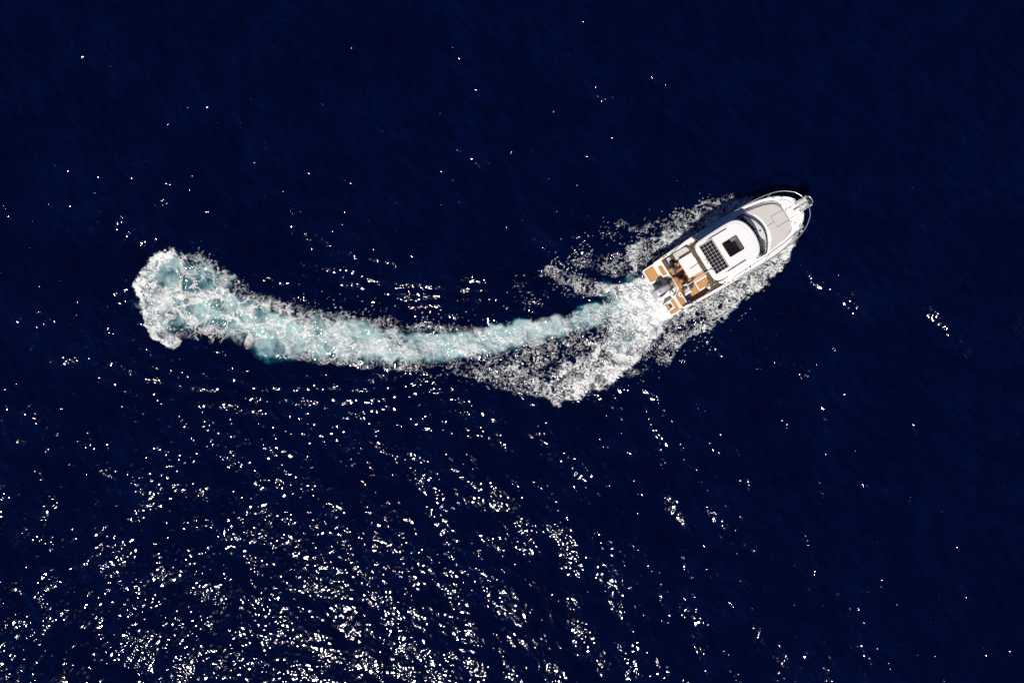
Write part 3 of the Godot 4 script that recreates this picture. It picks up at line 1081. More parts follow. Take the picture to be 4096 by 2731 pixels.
func make_cockpit() -> void:
	block("cockpit_sole", "caulk", boat, rect(0.9, -1.12, 2.66, 1.13), 0.36, 0.44)
	# inner liner of the cockpit sides, up to the gunwale
	for side in [-1.0, 1.0]:
		var st := st_new()
		var lo := pv([0.9, side * 1.115, 1.8, side * 1.14, 2.62, side * 1.155, 2.62, side * 1.2, 1.8, side * 1.2, 0.9, side * 1.16])
		slab(st, lo, 0.4, 0.935)
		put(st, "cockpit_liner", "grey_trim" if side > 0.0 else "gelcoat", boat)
	teak_panel("teak_sole", boat, pv([1.30, 0.66, 1.30, 0.36, 1.64, 0.36, 1.64, 0.90, 2.62, 0.90, 2.62, 1.10, 0.93, 1.10, 0.93, 0.76, 1.22, 0.76]), 0.44)
	teak_panel("teak_sole", boat, pv([1.30, 0.33, 1.30, -0.74, 2.32, -0.74, 2.32, 0.20, 1.64, 0.20, 1.64, 0.33]), 0.44)
	var hatch := block("sole_hatch_frame", "gelcoat", boat, round_poly(rect(1.655, 0.455, 2.34, 0.89), 0.05), 0.44, 0.456, 0.005)
	teak_panel("teak_hatch", boat, rect(1.705, 0.505, 2.30, 0.84), 0.4555)
	bar("hatch_pull", "steel", hatch, [2.05, 0.47, 0.60, 2.05, 0.475, 0.60], 0.03, 10)
	var hatch2 := block("sole_hatch_frame", "gelcoat", boat, rect(1.655, 0.215, 2.34, 0.452), 0.44, 0.454, 0.005)
	teak_panel("teak_hatch", boat, rect(1.70, 0.235, 2.30, 0.43), 0.4535)
	block("cabin_step", "gelcoat", boat, round_poly(pv([1.98, 0.92, 2.10, 0.90, 2.18, 1.12, 2.03, 1.13]), 0.04), 0.44, 0.68, 0.01)
	var side_step := block("side_step", "gelcoat", boat, pv([2.12, 0.84, 2.50, 0.84, 2.62, 1.0, 2.66, 1.12, 2.2, 1.12]), 0.44, 0.60, 0.015)
	teak_panel("teak_deck", boat, pv([2.17, 0.87, 2.48, 0.87, 2.59, 1.07, 2.22, 1.07]), 0.599)
	block("side_step", "gelcoat", boat, pv([2.47, 0.93, 2.62, 0.93, 2.68, 1.12, 2.6, 1.15]), 0.44, 0.82, 0.02)
	var port_step := block("side_step", "gelcoat", boat, pv([2.2, -1.14, 2.62, -1.15, 2.62, -0.95, 2.2, -0.92]), 0.44, 0.82, 0.02)
	teak_panel("teak_deck", boat, pv([2.28, -1.09, 2.44, -1.1, 2.46, -1.02, 2.36, -0.93, 2.28, -0.95]), 0.819, 0.03)
	# aft bench: dark base and back, light seat cushions
	var bench := node("aft_bench", boat)
	block("seat_base", "dark_vinyl", bench, pv([0.915, -1.09, 1.30, -1.09, 1.30, 0.63, 0.915, 0.63]), 0.45, 0.80, 0.02)
	block("backrest", "canvas", bench, round_poly(pv([0.875, -1.09, 0.985, -1.09, 0.985, 0.60, 0.875, 0.60]), 0.05), 0.78, 1.03, 0.02)
	block("seat_cushion", "cushion", bench, round_poly(rect(1.0, -1.07, 1.25, -0.77), 0.04), 0.80, 0.865, 0.02)
	block("seat_cushion", "cushion", bench, round_poly(rect(1.0, -0.76, 1.29, -0.13), 0.04), 0.80, 0.865, 0.02)
	block("seat_cushion", "cushion", bench, round_poly(rect(1.0, 0.0, 1.29, 0.62), 0.04), 0.80, 0.865, 0.02)
	block("seat_gap_cushion", "dark_vinyl", bench, rect(1.0, -0.125, 1.29, -0.005), 0.80, 0.86, 0.02)
	block("bench_end", "gelcoat", boat, round_poly(rect(0.99, 0.632, 1.29, 0.74), 0.04), 0.44, 0.80, 0.02)
	# port bench
	var pb := node("port_bench", boat)
	block("seat_base", "dark_vinyl", pb, rect(1.315, -1.1, 2.19, -0.80), 0.45, 0.80, 0.02)
	block("seat_cushion", "cushion", pb, round_poly(rect(1.40, -1.09, 2.18, -0.78), 0.03), 0.80, 0.87, 0.02)
	block("armrest", "canvas", pb, round_poly(rect(1.25, -1.09, 1.385, -0.77), 0.05), 0.78, 0.95, 0.02)
	# table on a pedestal
	var table := node("cockpit_table", boat)
	block("table_top", "gelcoat", table, round_poly(rect(1.42, -0.73, 2.12, 0.19), 0.02), 1.12, 1.15, 0.008)
	block("table_leaf", "gelcoat", table, rect(1.66, 0.052, 2.11, 0.182), 1.15, 1.1535)
	bar("pedestal", "steel", table, [1.77, 0.44, -0.27, 1.77, 1.12, -0.27], 0.045, 12)
	block("stool", "dark_vinyl", boat, pv([1.31, 0.30, 1.54, 0.30, 1.56, 0.46, 1.45, 0.60, 1.31, 0.62]), 0.45, 0.78, 0.03)
	for p in [[1.14, -1.185], [1.18, 1.185], [2.66, 1.13], [3.93, 1.13], [2.66, -1.13]]:
		var st := st_new(true)
		dome(st, Vector3(p[0], sheer(p[0]) + 0.012, p[1]), 0.038, 0.35)
		put(st, "deck_filler", "bronze", boat)
	for p in [[0.98, 1.17, 0.0], [0.98, -1.17, 0.0], [2.75, 1.24, 0.0], [2.75, -1.24, 0.0]]:
		var c := node("cleat", boat)
		bar("horn", "steel", c, [p[0] - 0.07, sheer(p[0]) + 0.06, p[1], p[0] + 0.07, sheer(p[0]) + 0.06, p[1]], 0.012)
		bar("foot", "steel", c, [p[0], sheer(p[0]) + 0.005, p[1], p[0], sheer(p[0]) + 0.055, p[1]], 0.014)


func make_cabin() -> void:
	block("cabin_floor", "cabin_floor", boat, rect(2.66, -0.94, 4.9, 0.94), 0.55, 0.6)
	# sides: a low white wall, smoked panes above, pillars
	for side in [-1.0, 1.0]:
		var low := st_new()
		slab(low, pv([2.36, side * 0.90, 4.75, side * 0.90, 4.75, side * 0.965, 2.36, side * 0.965]), 0.5, 1.38)
		var w := put(low, "cabin_wall", "gelcoat", boat)
		for span in [[2.42, 3.0], [3.04, 3.72], [3.76, 4.28]]:
			var st := st_new()
			var a := Vector3(span[0], 1.38, side * 0.955)
			var b := Vector3(span[1], 1.38, side * 0.955)
			var c := Vector3(span[1] - (0.0 if span[1] < 4.2 else 0.1), 2.2, side * 0.885)
			var d := Vector3(span[0], 2.2, side * 0.885)
			var off := Vector3(0, 0, side * -0.01)
			quad(st, a, b, c, d)
			quad(st, a + off, d + off, c + off, b + off)
			quad(st, a, a + off, b + off, b)
			quad(st, d, c, c + off, d + off)
			put(st, "window", "smoked_glass", w)
		for x in [2.38, 3.02, 3.74]:
			var st := st_new()
			slab(st, pv([x, side * 0.89, x + 0.035, side * 0.89, x + 0.035, side * 0.95, x, side * 0.95]), 1.38, 2.22)
			put(st, "pillar", "gelcoat", w)
	# aft bulkhead with a door
	var bulk := node("aft_bulkhead", boat)
	block("panel", "gelcoat", bulk, rect(2.36, -0.90, 2.40, -0.10), 0.44, 2.2)
	block("glass_door", "smoked_glass", bulk, rect(2.37, -0.09, 2.39, 0.60), 0.44, 2.2)
	block("panel", "gelcoat", bulk, rect(2.36, 0.61, 2.40, 0.90), 0.44, 2.2)
	# dashboard inside the windscreen
	block("dashboard", "dash", boat, pv([4.66, -0.90, 4.83, -0.30, 4.88, 0.32, 4.93, 0.45, 4.72, 0.87, 4.80, 0.89, 5.0, 0.55, 5.11, 0.0, 5.0, -0.55, 4.78, -0.89]), 1.30, 1.49, 0.01)
	block("dash_cover", "dash_vinyl", boat, pv([4.28, -0.89, 4.70, -0.89, 4.86, -0.30, 4.90, 0.32, 4.95, 0.45, 4.76, 0.87, 4.28, 0.89]), 1.36, 1.44)
	var cst := st_new(true)
	dome(cst, Vector3(4.97, 1.51, 0.02), 0.045, 0.8)
	put(cst, "compass", "black_rubber", boat)
	# helm seat, galley top and helm console seen through the roof hatch
	var seat := node("helm_seat", boat)
	block("seat_cushion", "red_leather", seat, round_poly(rect(3.32, -0.50, 3.62, -0.08), 0.04), 1.0, 1.1, 0.03)
	block("seat_post", "black_plastic", seat, rect(3.42, -0.34, 3.52, -0.24), 0.6, 1.0)
	block("helm_console", "liner", boat, round_poly(pv([3.72, -0.6, 4.1, -0.6, 4.1, 0.4, 3.95, 0.4, 3.8, -0.1]), 0.05), 0.6, 1.2, 0.02)
	# windscreen: three raked panes between the roof and the trunk
	var lower := [[4.60, -0.965], [4.68, -0.965], [4.80, -0.83], [4.93, -0.64], [5.04, -0.43], [5.11, -0.2], [5.135, 0.0], [5.11, 0.2], [5.04, 0.43], [4.93, 0.64], [4.80, 0.83], [4.68, 0.965], [4.60, 0.965]]
	var upper := [[4.10, -0.86], [4.16, -0.83], [4.24, -0.73], [4.31, -0.57], [4.36, -0.38], [4.385, -0.18], [4.39, 0.0], [4.385, 0.18], [4.36, 0.38], [4.31, 0.57], [4.24, 0.73], [4.16, 0.83], [4.10, 0.86]]
	var screen := node("windscreen", boat)
	for part in [[0, 4], [4, 8], [8, 12]]:
		var st := st_new(true)
		for k in range(part[0], part[1]):
			var a := Vector3(lower[k][0], 1.52, lower[k][1])
			var b := Vector3(lower[k + 1][0], 1.52, lower[k + 1][1])
			var c := Vector3(upper[k + 1][0], 2.21, upper[k + 1][1])
			var d := Vector3(upper[k][0], 2.21, upper[k][1])
			quad(st, b, a, d, c)
		put(st, "pane", "clear_glass", screen)
	var g: Array = [4.26, 1.40, -0.955, 4.45, 1.46, -0.965]
	for p in lower:
		g.append_array([p[0], 1.515, p[1]])
	g.append_array([4.45, 1.46, 0.965, 4.26, 1.40, 0.955])
	var gs := st_new(true)
	tube(gs, curve(g, 0.04), 0.032, 8)
	put(gs, "gasket", "black_rubber", screen)
	for side in [-1.0, 1.0]:
		var quarter := st_new()
		var a := Vector3(4.29, 1.39, side * 0.95)
		var b := Vector3(4.62, 1.5, side * 0.955)
		var c := Vector3(4.12, 2.2, side * 0.865)
		tri(quarter, a, b, c)
		tri(quarter, a + Vector3(0, 0, -0.01 * side), c + Vector3(0, 0, -0.01 * side), b + Vector3(0, 0, -0.01 * side))
		put(quarter, "quarter_pane", "smoked_glass", screen)
	for w in [[4.93, -0.62, 4.58, -0.66], [4.87, 0.76, 4.66, 0.68]]:
		var o := node("wiper", boat)
		bar("arm", "black_plastic", o, [w[0] + 0.09, 1.53, w[1] + (-0.02 if w[1] < 0.0 else 0.02), w[0] - 0.05, 1.62, w[1], w[2], 1.86, w[3]], 0.009, 6)
		bar("blade", "black_rubber", o, [w[2] + 0.15, 1.78, w[3] - 0.13, w[2] - 0.02, 1.88, w[3] + 0.1], 0.007, 6)


func make_roof() -> void:
	var half := [2.0, 0.62, 2.02, 0.72, 2.07, 0.83, 2.15, 0.905, 2.3, 0.945, 2.86, 0.97, 3.5, 0.985, 3.85, 0.97, 4.02, 0.925, 4.17, 0.845, 4.29, 0.71, 4.385, 0.52, 4.44, 0.30, 4.465, 0.1]
	var roof := node("roof", boat)
	var hole := round_poly(rect(3.06, -0.325, 3.735, 0.325), 0.05)
	block("roof_shell", "gelcoat", roof, round_poly(both(half), 0.09, 3), 2.2, 2.335, 0.075, hole)
	var mid := both([2.09, 0.60, 2.13, 0.76, 2.22, 0.83, 2.86, 0.865, 3.5, 0.88, 3.82, 0.86, 4.0, 0.79, 4.13, 0.66, 4.21, 0.45, 4.25, 0.15])
	block("roof_crown", "gelcoat", roof, round_poly(mid, 0.09, 3), 2.334, 2.352, 0.012, hole)
	var sky := node("roof_hatch", boat)
	block("hatch_frame", "black_rubber", sky, round_poly(rect(3.045, -0.34, 3.75, 0.34), 0.06), 2.352, 2.375, 0.006, round_poly(rect(3.07, -0.315, 3.725, 0.315), 0.045))
	block("hatch_pane", "tinted_glass", sky, round_poly(rect(3.068, -0.317, 3.727, 0.317), 0.045), 2.36, 2.366)
	for dx in [3.62, 3.68]:
		bar("blind_track", "liner", sky, [dx, 2.30, -0.30, dx, 2.30, 0.30], 0.012, 6)
	# solar panel: 4 by 9 cells on a pale back sheet
	var sol := node("solar_panel", boat)
	block("back_sheet", "solar_back", sol, rect(2.165, -0.705, 2.785, 0.645), 2.372, 2.386)
	for z in [-0.5, 0.0, 0.45]:
		block("foot", "grey_trim", sol, rect(2.2, z, 2.75, z + 0.04), 2.352, 2.372)
	var px := 0.149
	var pz := 0.1475
	var cell := pv([0.012, 0.0, px - 0.022, 0.0, px - 0.01, 0.012, px - 0.01, pz - 0.022, px - 0.022, pz - 0.01, 0.012, pz - 0.01, 0.0, pz - 0.022, 0.0, 0.012])
	var cst := st_new()
	slab(cst, cell, 0.0, 0.003)
	cst.generate_normals()
	var cmesh := cst.commit()
	cmesh.surface_set_material(0, mats["solar_cell"])
	var lst := st_new()
	for k in 4:
		slab(lst, rect(0.02 + k * 0.03, 0.004, 0.023 + k * 0.03, pz - 0.014), 0.003, 0.0045)
	lst.generate_normals()
	var lmesh := lst.commit()
	lmesh.surface_set_material(0, mats["busbar"])
	for i in 4:
		for j in 9:
			var c := MeshInstance3D.new()
			c.name = "cell"
			c.mesh = cmesh
			c.position = Vector3(2.182 + i * px, 2.386, -0.69 + j * pz)
			sol.add_child(c, true)
			var l := MeshInstance3D.new()
			l.name = "busbars"
			l.mesh = lmesh
			l.position = c.position
			sol.add_child(l, true)
	bar("frame_bar", "grey_trim", sol, [2.80, 2.375, -0.715, 2.80, 2.375, 0.655], 0.01, 6)
	bar("frame_bar", "grey_trim", sol, [2.16, 2.375, -0.718, 2.79, 2.375, -0.718], 0.009, 6)
	for side in [-1.0, 1.0]:
		var r := node("grab_rail", boat)
		bar("rail", "black_rubber", r, [2.66, 2.36, side * 0.775, 2.7, 2.415, side * 0.775, 3.1, 2.425, side * 0.772, 3.48, 2.415, side * 0.765, 3.53, 2.36, side * 0.765], 0.013)
		for x in [2.56, 2.90, 3.3]:
			block("rail_foot", "grey_trim", r, rect(x, side * 0.772 - 0.012, x + 0.05, side * 0.772 + 0.012), 2.35, 2.40)
	var lamp := node("anchor_light", boat)
	bar("stem", "gelcoat", lamp, [2.1, 2.345, 0.04, 2.1, 2.45, 0.04], 0.02)
	bar("hook", "grey_trim", lamp, [2.07, 2.37, -0.12, 2.13, 2.42, -0.12, 2.17, 2.42, -0.06, 2.15, 2.40, -0.02], 0.009)
	bar("bolt", "bronze", lamp, [2.1, 2.352, 0.06, 2.11, 2.37, 0.065], 0.022)
	var ant := node("antenna", boat)
	bar("whip", "gelcoat", ant, [2.12, 2.40, 0.345, 1.6, 2.42, 0.365, 0.95, 2.38, 0.39], 0.0165)
	bar("hinge", "black_plastic", ant, [2.08, 2.36, 0.30, 2.12, 2.40, 0.33, 2.15, 2.36, 0.40], 0.015)
	# rolled cockpit canvas lashed under the aft edge, with its side arms
	var roll := node("rolled_canvas", boat)
	var lump := noise(FastNoiseLite.TYPE_SIMPLEX_SMOOTH, 2.4, 77, 3)
	var rings: Array[PackedVector3Array] = []
	var secs := [[1.80, -1.07, 0.03, 2.05], [1.83, -1.02, 0.065, 2.07], [1.90, -0.93, 0.085, 2.1], [1.945, -0.8, 0.10, 2.12], [1.95, -0.5, 0.098, 2.13], [1.952, 0.0, 0.098, 2.13], [1.955, 0.35, 0.095, 2.13], [1.96, 0.52, 0.088, 2.12], [1.945, 0.65, 0.105, 2.1], [1.93, 0.8, 0.1, 2.06], [1.885, 0.93, 0.085, 2.0], [1.84, 1.0, 0.055, 1.95], [1.81, 1.05, 0.015, 1.9]]
	for k in 90:
		var f := k / 89.0 * (secs.size() - 1)
		var a: Array = secs[int(minf(f, secs.size() - 2))]
		var b: Array = secs[int(minf(f, secs.size() - 2)) + 1]
		var t := f - minf(floorf(f), secs.size() - 2)
		var c := Vector3(lerpf(a[0], b[0], t), lerpf(a[3], b[3], t), lerpf(a[1], b[1], t))
		var r := lerpf(a[2], b[2], t)
		var ring := PackedVector3Array()
		for m in 22:
			var ang := -TAU * m / 22.0
			var d := 1.0 + 0.5 * lump.get_noise_3d(cos(ang) * 1.1, sin(ang) * 1.1, c.z * 0.9) + 0.08 * sin(ang * 7.0 + c.z * 3.0)
			ring.append(c + Vector3(cos(ang) * r * d, sin(ang) * r * 0.85 * d, 0.0))
		rings.append(ring)
	var st := st_new(true)
	loft(st, rings, true, true)
	put(st, "roll", "canvas", roll)
	for side in [-1.0, 1.0]:
		var arm := st_new(true)
		var ar: Array[PackedVector3Array] = []
		for k in 20:
			var t := k / 19.0
			var c := Vector3(lerpf(1.99, 2.66, t), lerpf(2.1, 1.95, t), side * lerpf(0.90, 0.955, t))
			var r := lerpf(0.075, 0.03, t)
			var ring := PackedVector3Array()
			for m in 12:
				var ang := -TAU * m / 12.0
				var d := 1.0 + 0.4 * lump.get_noise_3d(c.x * 3.0, cos(ang), sin(ang) + side * 5.0)
				ring.append(c + Vector3(0.0, sin(ang) * r * d, -cos(ang) * r * d))
			ar.append(ring)
		loft(arm, ar, true, true)
		put(arm, "side_flap", "canvas", roll)
	bar("lashing", "black_rubber", roll, [1.86, 2.18, -0.36, 1.95, 2.25, -0.33, 2.03, 2.2, -0.34], 0.01, 6)
	bar("lashing", "black_rubber", roll, [1.86, 2.18, 0.31, 1.95, 2.25, 0.33, 2.03, 2.2, 0.36], 0.014, 6)
	for p in [[1.60, 1.17, 1.98, 0.97, 1.95], [1.57, 1.165, 1.95, 1.0, 1.9], [1.30, -1.16, 2.25, -1.0, 1.95], [1.42, -1.12, 1.86, -1.02, 2.0]]:
		bar("strut", "grey_trim", roll, [p[0], 0.94, p[1], p[2], p[4], p[3]], 0.011, 6)


func make_foredeck() -> void:
	# raised trunk ahead of the windscreen, then the sun pad
	var trunk := both([4.3, 0.975, 4.8, 0.985, 5.3, 0.93, 5.72, 0.85, 6.1, 0.71, 6.25, 0.57, 6.33, 0.36, 6.345, 0.2])
	block("trunk", "gelcoat", boat, round_poly(trunk, 0.12, 3), 0.9, 1.30, 0.05, both([4.45, 0.88, 4.68, 0.905, 4.78, 0.80, 4.90, 0.62, 5.01, 0.40, 5.075, 0.2, 5.09, 0.05]))
	block("trunk_step", "gelcoat", boat, both([4.3, 0.965, 4.7, 0.975, 4.84, 0.86, 4.98, 0.66, 5.10, 0.44, 5.18, 0.2, 5.195, 0.05]), 1.25, 1.485, 0.03, both([4.36, 0.90, 4.68, 0.905, 4.78, 0.80, 4.90, 0.62, 5.01, 0.40, 5.075, 0.2, 5.09, 0.05]))
	var pad := node("sun_pad", boat)
	var sq := pv([5.75, -0.25, 6.315, -0.25, 6.315, 0.25, 5.75, 0.25])
	block("cushion", "cushion", pad, round_poly(sq, 0.04), 1.30, 1.372, 0.018)
	var port := pv([4.93, -0.985, 5.3, -0.93, 5.7, -0.845, 6.07, -0.70, 6.22, -0.56, 6.305, -0.36, 6.315, -0.262, 5.738, -0.262, 5.738, -0.006, 5.385, -0.006, 5.36, -0.3, 5.24, -0.62])
	block("cushion", "cushion", pad, port, 1.30, 1.37, 0.022)
	var star := PackedVector2Array()
	for p in port:
		star.append(Vector2(p.x, -p.y))
	block("cushion", "cushion", pad, star, 1.30, 1.37, 0.022)
	# low moulded rim on the port side of the pad and forward of it
	for side in [-1.0, 1.0]:
		bar("pad_rail", "grey_trim" if side < 0.0 else "gelcoat", boat, [4.9, 1.29, side * 1.03, 5.3, 1.30, side * 0.985, 5.72, 1.305, side * 0.90, 6.1, 1.31, side * 0.755, 6.27, 1.31, side * 0.60, 6.36, 1.31, side * 0.38], 0.017, 6)
	# locker lids, filler caps and cleats on the foredeck
	block("anchor_locker_lid", "nonskid", boat, round_poly(pv([6.42, -0.2, 6.95, -0.2, 6.95, 0.2, 6.42, 0.2]), 0.04), 1.18, 1.262, 0.006)
	for side in [-1.0, 1.0]:
		block("locker_lid", "nonskid", boat, pv([6.42, side * 0.24, 6.85, side * 0.24, 6.76, side * 0.48, 6.58, side * 0.66, 6.44, side * 0.66]), 1.16, 1.252, 0.006)
		var c := node("cleat", boat)
		bar("horn", "steel", c, [6.52, 1.30, side * 0.79, 6.64, 1.30, side * 0.70], 0.013)
		bar("foot", "steel", c, [6.58, 1.22, side * 0.745, 6.58, 1.295, side * 0.745], 0.014)
		bar("fairlead", "steel", c, [6.92, 1.27, side * 0.36, 7.0, 1.31, side * 0.30, 7.06, 1.27, side * 0.24], 0.014)
		bar("toe_strip", "grey_trim", boat, [6.2, 1.245, side * 0.93, 6.36, 1.25, side * 0.86], 0.008, 6)
	for p in [[6.46, -0.17], [6.68, -0.17], [6.50, 0.50]]:
		var st := st_new(true)
		dome(st, Vector3(p[0], 1.262, p[1]), 0.026, 0.5)
		put(st, "deck_latch", "bronze", boat)
	# pulpit platform: two fields of white slats between tan side boards
	var pul := node("bow_platform", boat)
	block("base", "black_plastic", pul, rect(6.96, -0.2, 7.5, 0.2), 1.20, 1.24)
	for side in [-1.0, 1.0]:
		block("side_board", "cushion", pul, rect(6.93, minf(side * 0.2, side * 0.245), 7.52, maxf(side * 0.2, side * 0.245)), 1.22, 1.325, 0.01)
		for k in 10:
			block("slat", "gelcoat", pul, rect(6.99 + k * 0.047, minf(side * 0.03, side * 0.18), 7.013 + k * 0.047, maxf(side * 0.022, side * 0.185)), 1.24, 1.30, 0.006)
	block("centre_board", "gelcoat", pul, rect(6.95, -0.012, 7.46, 0.012), 1.24, 1.315)
	bar("bow_hoop", "steel", pul, [7.40, 1.36, -0.19, 7.53, 1.37, -0.175, 7.59, 1.37, -0.1, 7.595, 1.37, 0.1, 7.53, 1.37, 0.175, 7.40, 1.36, 0.19], 0.019, 10)
	block("end_tread", "dark_vinyl", pul, rect(7.475, -0.14, 7.545, 0.13), 1.24, 1.30, 0.01)
	var wind := node("windlass", boat)
	block("channel", "bronze", wind, rect(6.74, -0.02, 6.98, 0.035), 1.24, 1.31, 0.008)
	bar("chain", "steel", wind, [6.78, 1.33, 0.008, 7.0, 1.335, 0.0, 7.42, 1.33, 0.0], 0.009, 6)
	bar("anchor_rope", "dark_rope", wind, [6.98, 1.31, 0.02, 7.02, 1.30, 0.10, 6.98, 1.28, 0.2, 6.95, 1.27, 0.26], 0.012, 6)


func make_rails() -> void:
	var plan := [[3.0, 1.262, 0.25], [3.6, 1.268, 0.34], [4.4, 1.262, 0.4], [5.05, 1.235, 0.45], [5.5, 1.205, 0.5], [6.19, 1.08, 0.53], [6.62, 0.90, 0.54], [6.93, 0.66, 0.55], [7.04, 0.53, 0.55], [7.16, 0.27, 0.55], [7.2, 0.225, 0.45]]
	for side in [-1.0, 1.0]:
		var rail := node("bow_rail", boat)
		var a: Array = [2.95, 1.0, side * 1.255]
		for p in plan:
			a.append_array([p[0], sheer(p[0]) + p[2], side * p[1]])
		a.append_array([7.2, 1.3, side * 0.222])
		bar("top_rail", "steel", rail, a, 0.0165, 10)
		for x in [3.6, 4.7, 6.15]:
			var top := Vector3(x, 0, 0)
			for k in plan.size() - 1:
				if x >= plan[k][0] and x <= plan[k + 1][0]:
					var t: float = (x - plan[k][0]) / (plan[k + 1][0] - plan[k][0])
					top = Vector3(x, sheer(x) + lerpf(plan[k][2], plan[k + 1][2], t), side * lerpf(plan[k][1], plan[k + 1][1], t))
			bar("stanchion", "steel", rail, [x - 0.12, sheer(x), side * (half_beam(x - 0.12) - 0.035), top.x, top.y, top.z], 0.0125)


func make_loose_things() -> void:
	# fenders and the heap of mooring line: lifted away one by one
	var f := Node3D.new()
	f.name = "fender"
	add_child(f)
	var base := Vector3(1.04, 0.47, 0.93)
	f.transform = hold * Transform3D(Basis(), base)
	tag(f, "navy blue fender lying in the starboard cockpit corner by the teak step", "fender", "boat fenders")
	var a := Vector3(1.10, 0.565, 0.80) - base
	var b := Vector3(1.0, 0.72, 1.02) - base
	fender_mesh(f, a, b, 0.095, "navy_vinyl", "blue_vinyl")
	var g := Node3D.new()
	g.name = "fender_001"
	add_child(g)
	var base2 := Vector3(0.75, 0.4, -1.36)
	g.transform = hold * Transform3D(Basis(), base2)
	tag(g, "dark grey fender hanging outside the port quarter above the water", "fender", "boat fenders")
	fender_mesh(g, Vector3(-0.1, 0.12, -0.05), Vector3(0.14, 0.2, 0.03), 0.085, "fender_sock", "fender_sock")
	var lan := st_new(true)
	tube(lan, curve([0.14, 0.2, 0.03, 0.2, 0.36, 0.1, 0.24, 0.555, 0.19]), 0.008, 6)
	put(lan, "lanyard", "dark_rope", g)
	var rope := Node3D.new()
	rope.name = "mooring_rope"
	add_child(rope)
	var base3 := Vector3(0.76, 0.32, 0.06)
	rope.transform = hold * Transform3D(Basis(), base3)
	tag(rope, "tangled heap of beige mooring rope in the well behind the aft bench", "rope")
	var rng := RandomNumberGenerator.new()
	rng.seed = 4
	var pts: Array = []
	for k in 64:
		var an := k * 0.93 + rng.randf_range(-0.3, 0.3)
		var rad := rng.randf_range(0.35, 1.0)
		pts.append_array([cos(an) * 0.085 * rad + 0.005, 0.02 + 0.0055 * k + rng.randf_range(-0.01, 0.02), sin(an) * 0.19 * rad])
	var rs := st_new(true)
	tube(rs, curve(pts, 0.03), 0.0135, 6)
	put(rs, "coil", "rope", rope)
	var tail := st_new(true)
	tube(tail, curve([0.02, 0.36, -0.12, 0.05, 0.4, -0.24, 0.0, 0.42, -0.3, -0.09, 0.4, -0.27, -0.13, 0.36, -0.2], 0.03), 0.012, 6)
	put(tail, "rope_tail", "dark_rope", rope)


func fender_mesh(parent: Node, a: Vector3, b: Vector3, r: float, m: String, m2: String) -> void:
	var d := (b - a).normalized()
	var side := d.cross(Vector3.UP).normalized()
	var up := side.cross(d)
	var l := a.distance_to(b)
	var prof := [[-0.06, 0.015], [-0.03, 0.03], [-0.02, 0.45], [0.02, 0.82], [0.07, 1.0], [l - 0.02, 1.0], [l + 0.03, 0.85], [l + 0.06, 0.55], [l + 0.075, 0.3]]
	var rings: Array[PackedVector3Array] = []
	for p in prof:
		var ring := PackedVector3Array()
		for k in 16:
			var an := TAU * k / 16.0
			ring.append(a + d * p[0] + (side * cos(an) + up * sin(an)) * r * p[1])
		rings.append(ring)
	var st := st_new(true)
	loft(st, rings, true, true)
	put(st, "body", m, parent)
	var rings2: Array[PackedVector3Array] = []
	for p in [[l + 0.01, 0.93], [l + 0.04, 0.82], [l + 0.07, 0.58], [l + 0.085, 0.3], [l + 0.11, 0.2], [l + 0.12, 0.05]]:
		var ring := PackedVector3Array()
		for k in 16:
			var an := TAU * k / 16.0
			ring.append(a + d * p[0] + (side * cos(an) + up * sin(an)) * (r * p[1] + 0.003))
		rings2.append(ring)
	var s2 := st_new(true)
	loft(s2, rings2, true, true)
	put(s2, "end_cap", m2, parent)


# ---------------------------------------------------------------- people
# Bones are [ax, ay, az, ra, bx, by, bz, rb]; tapered capsules joined by a smooth minimum, meshed as surface nets.

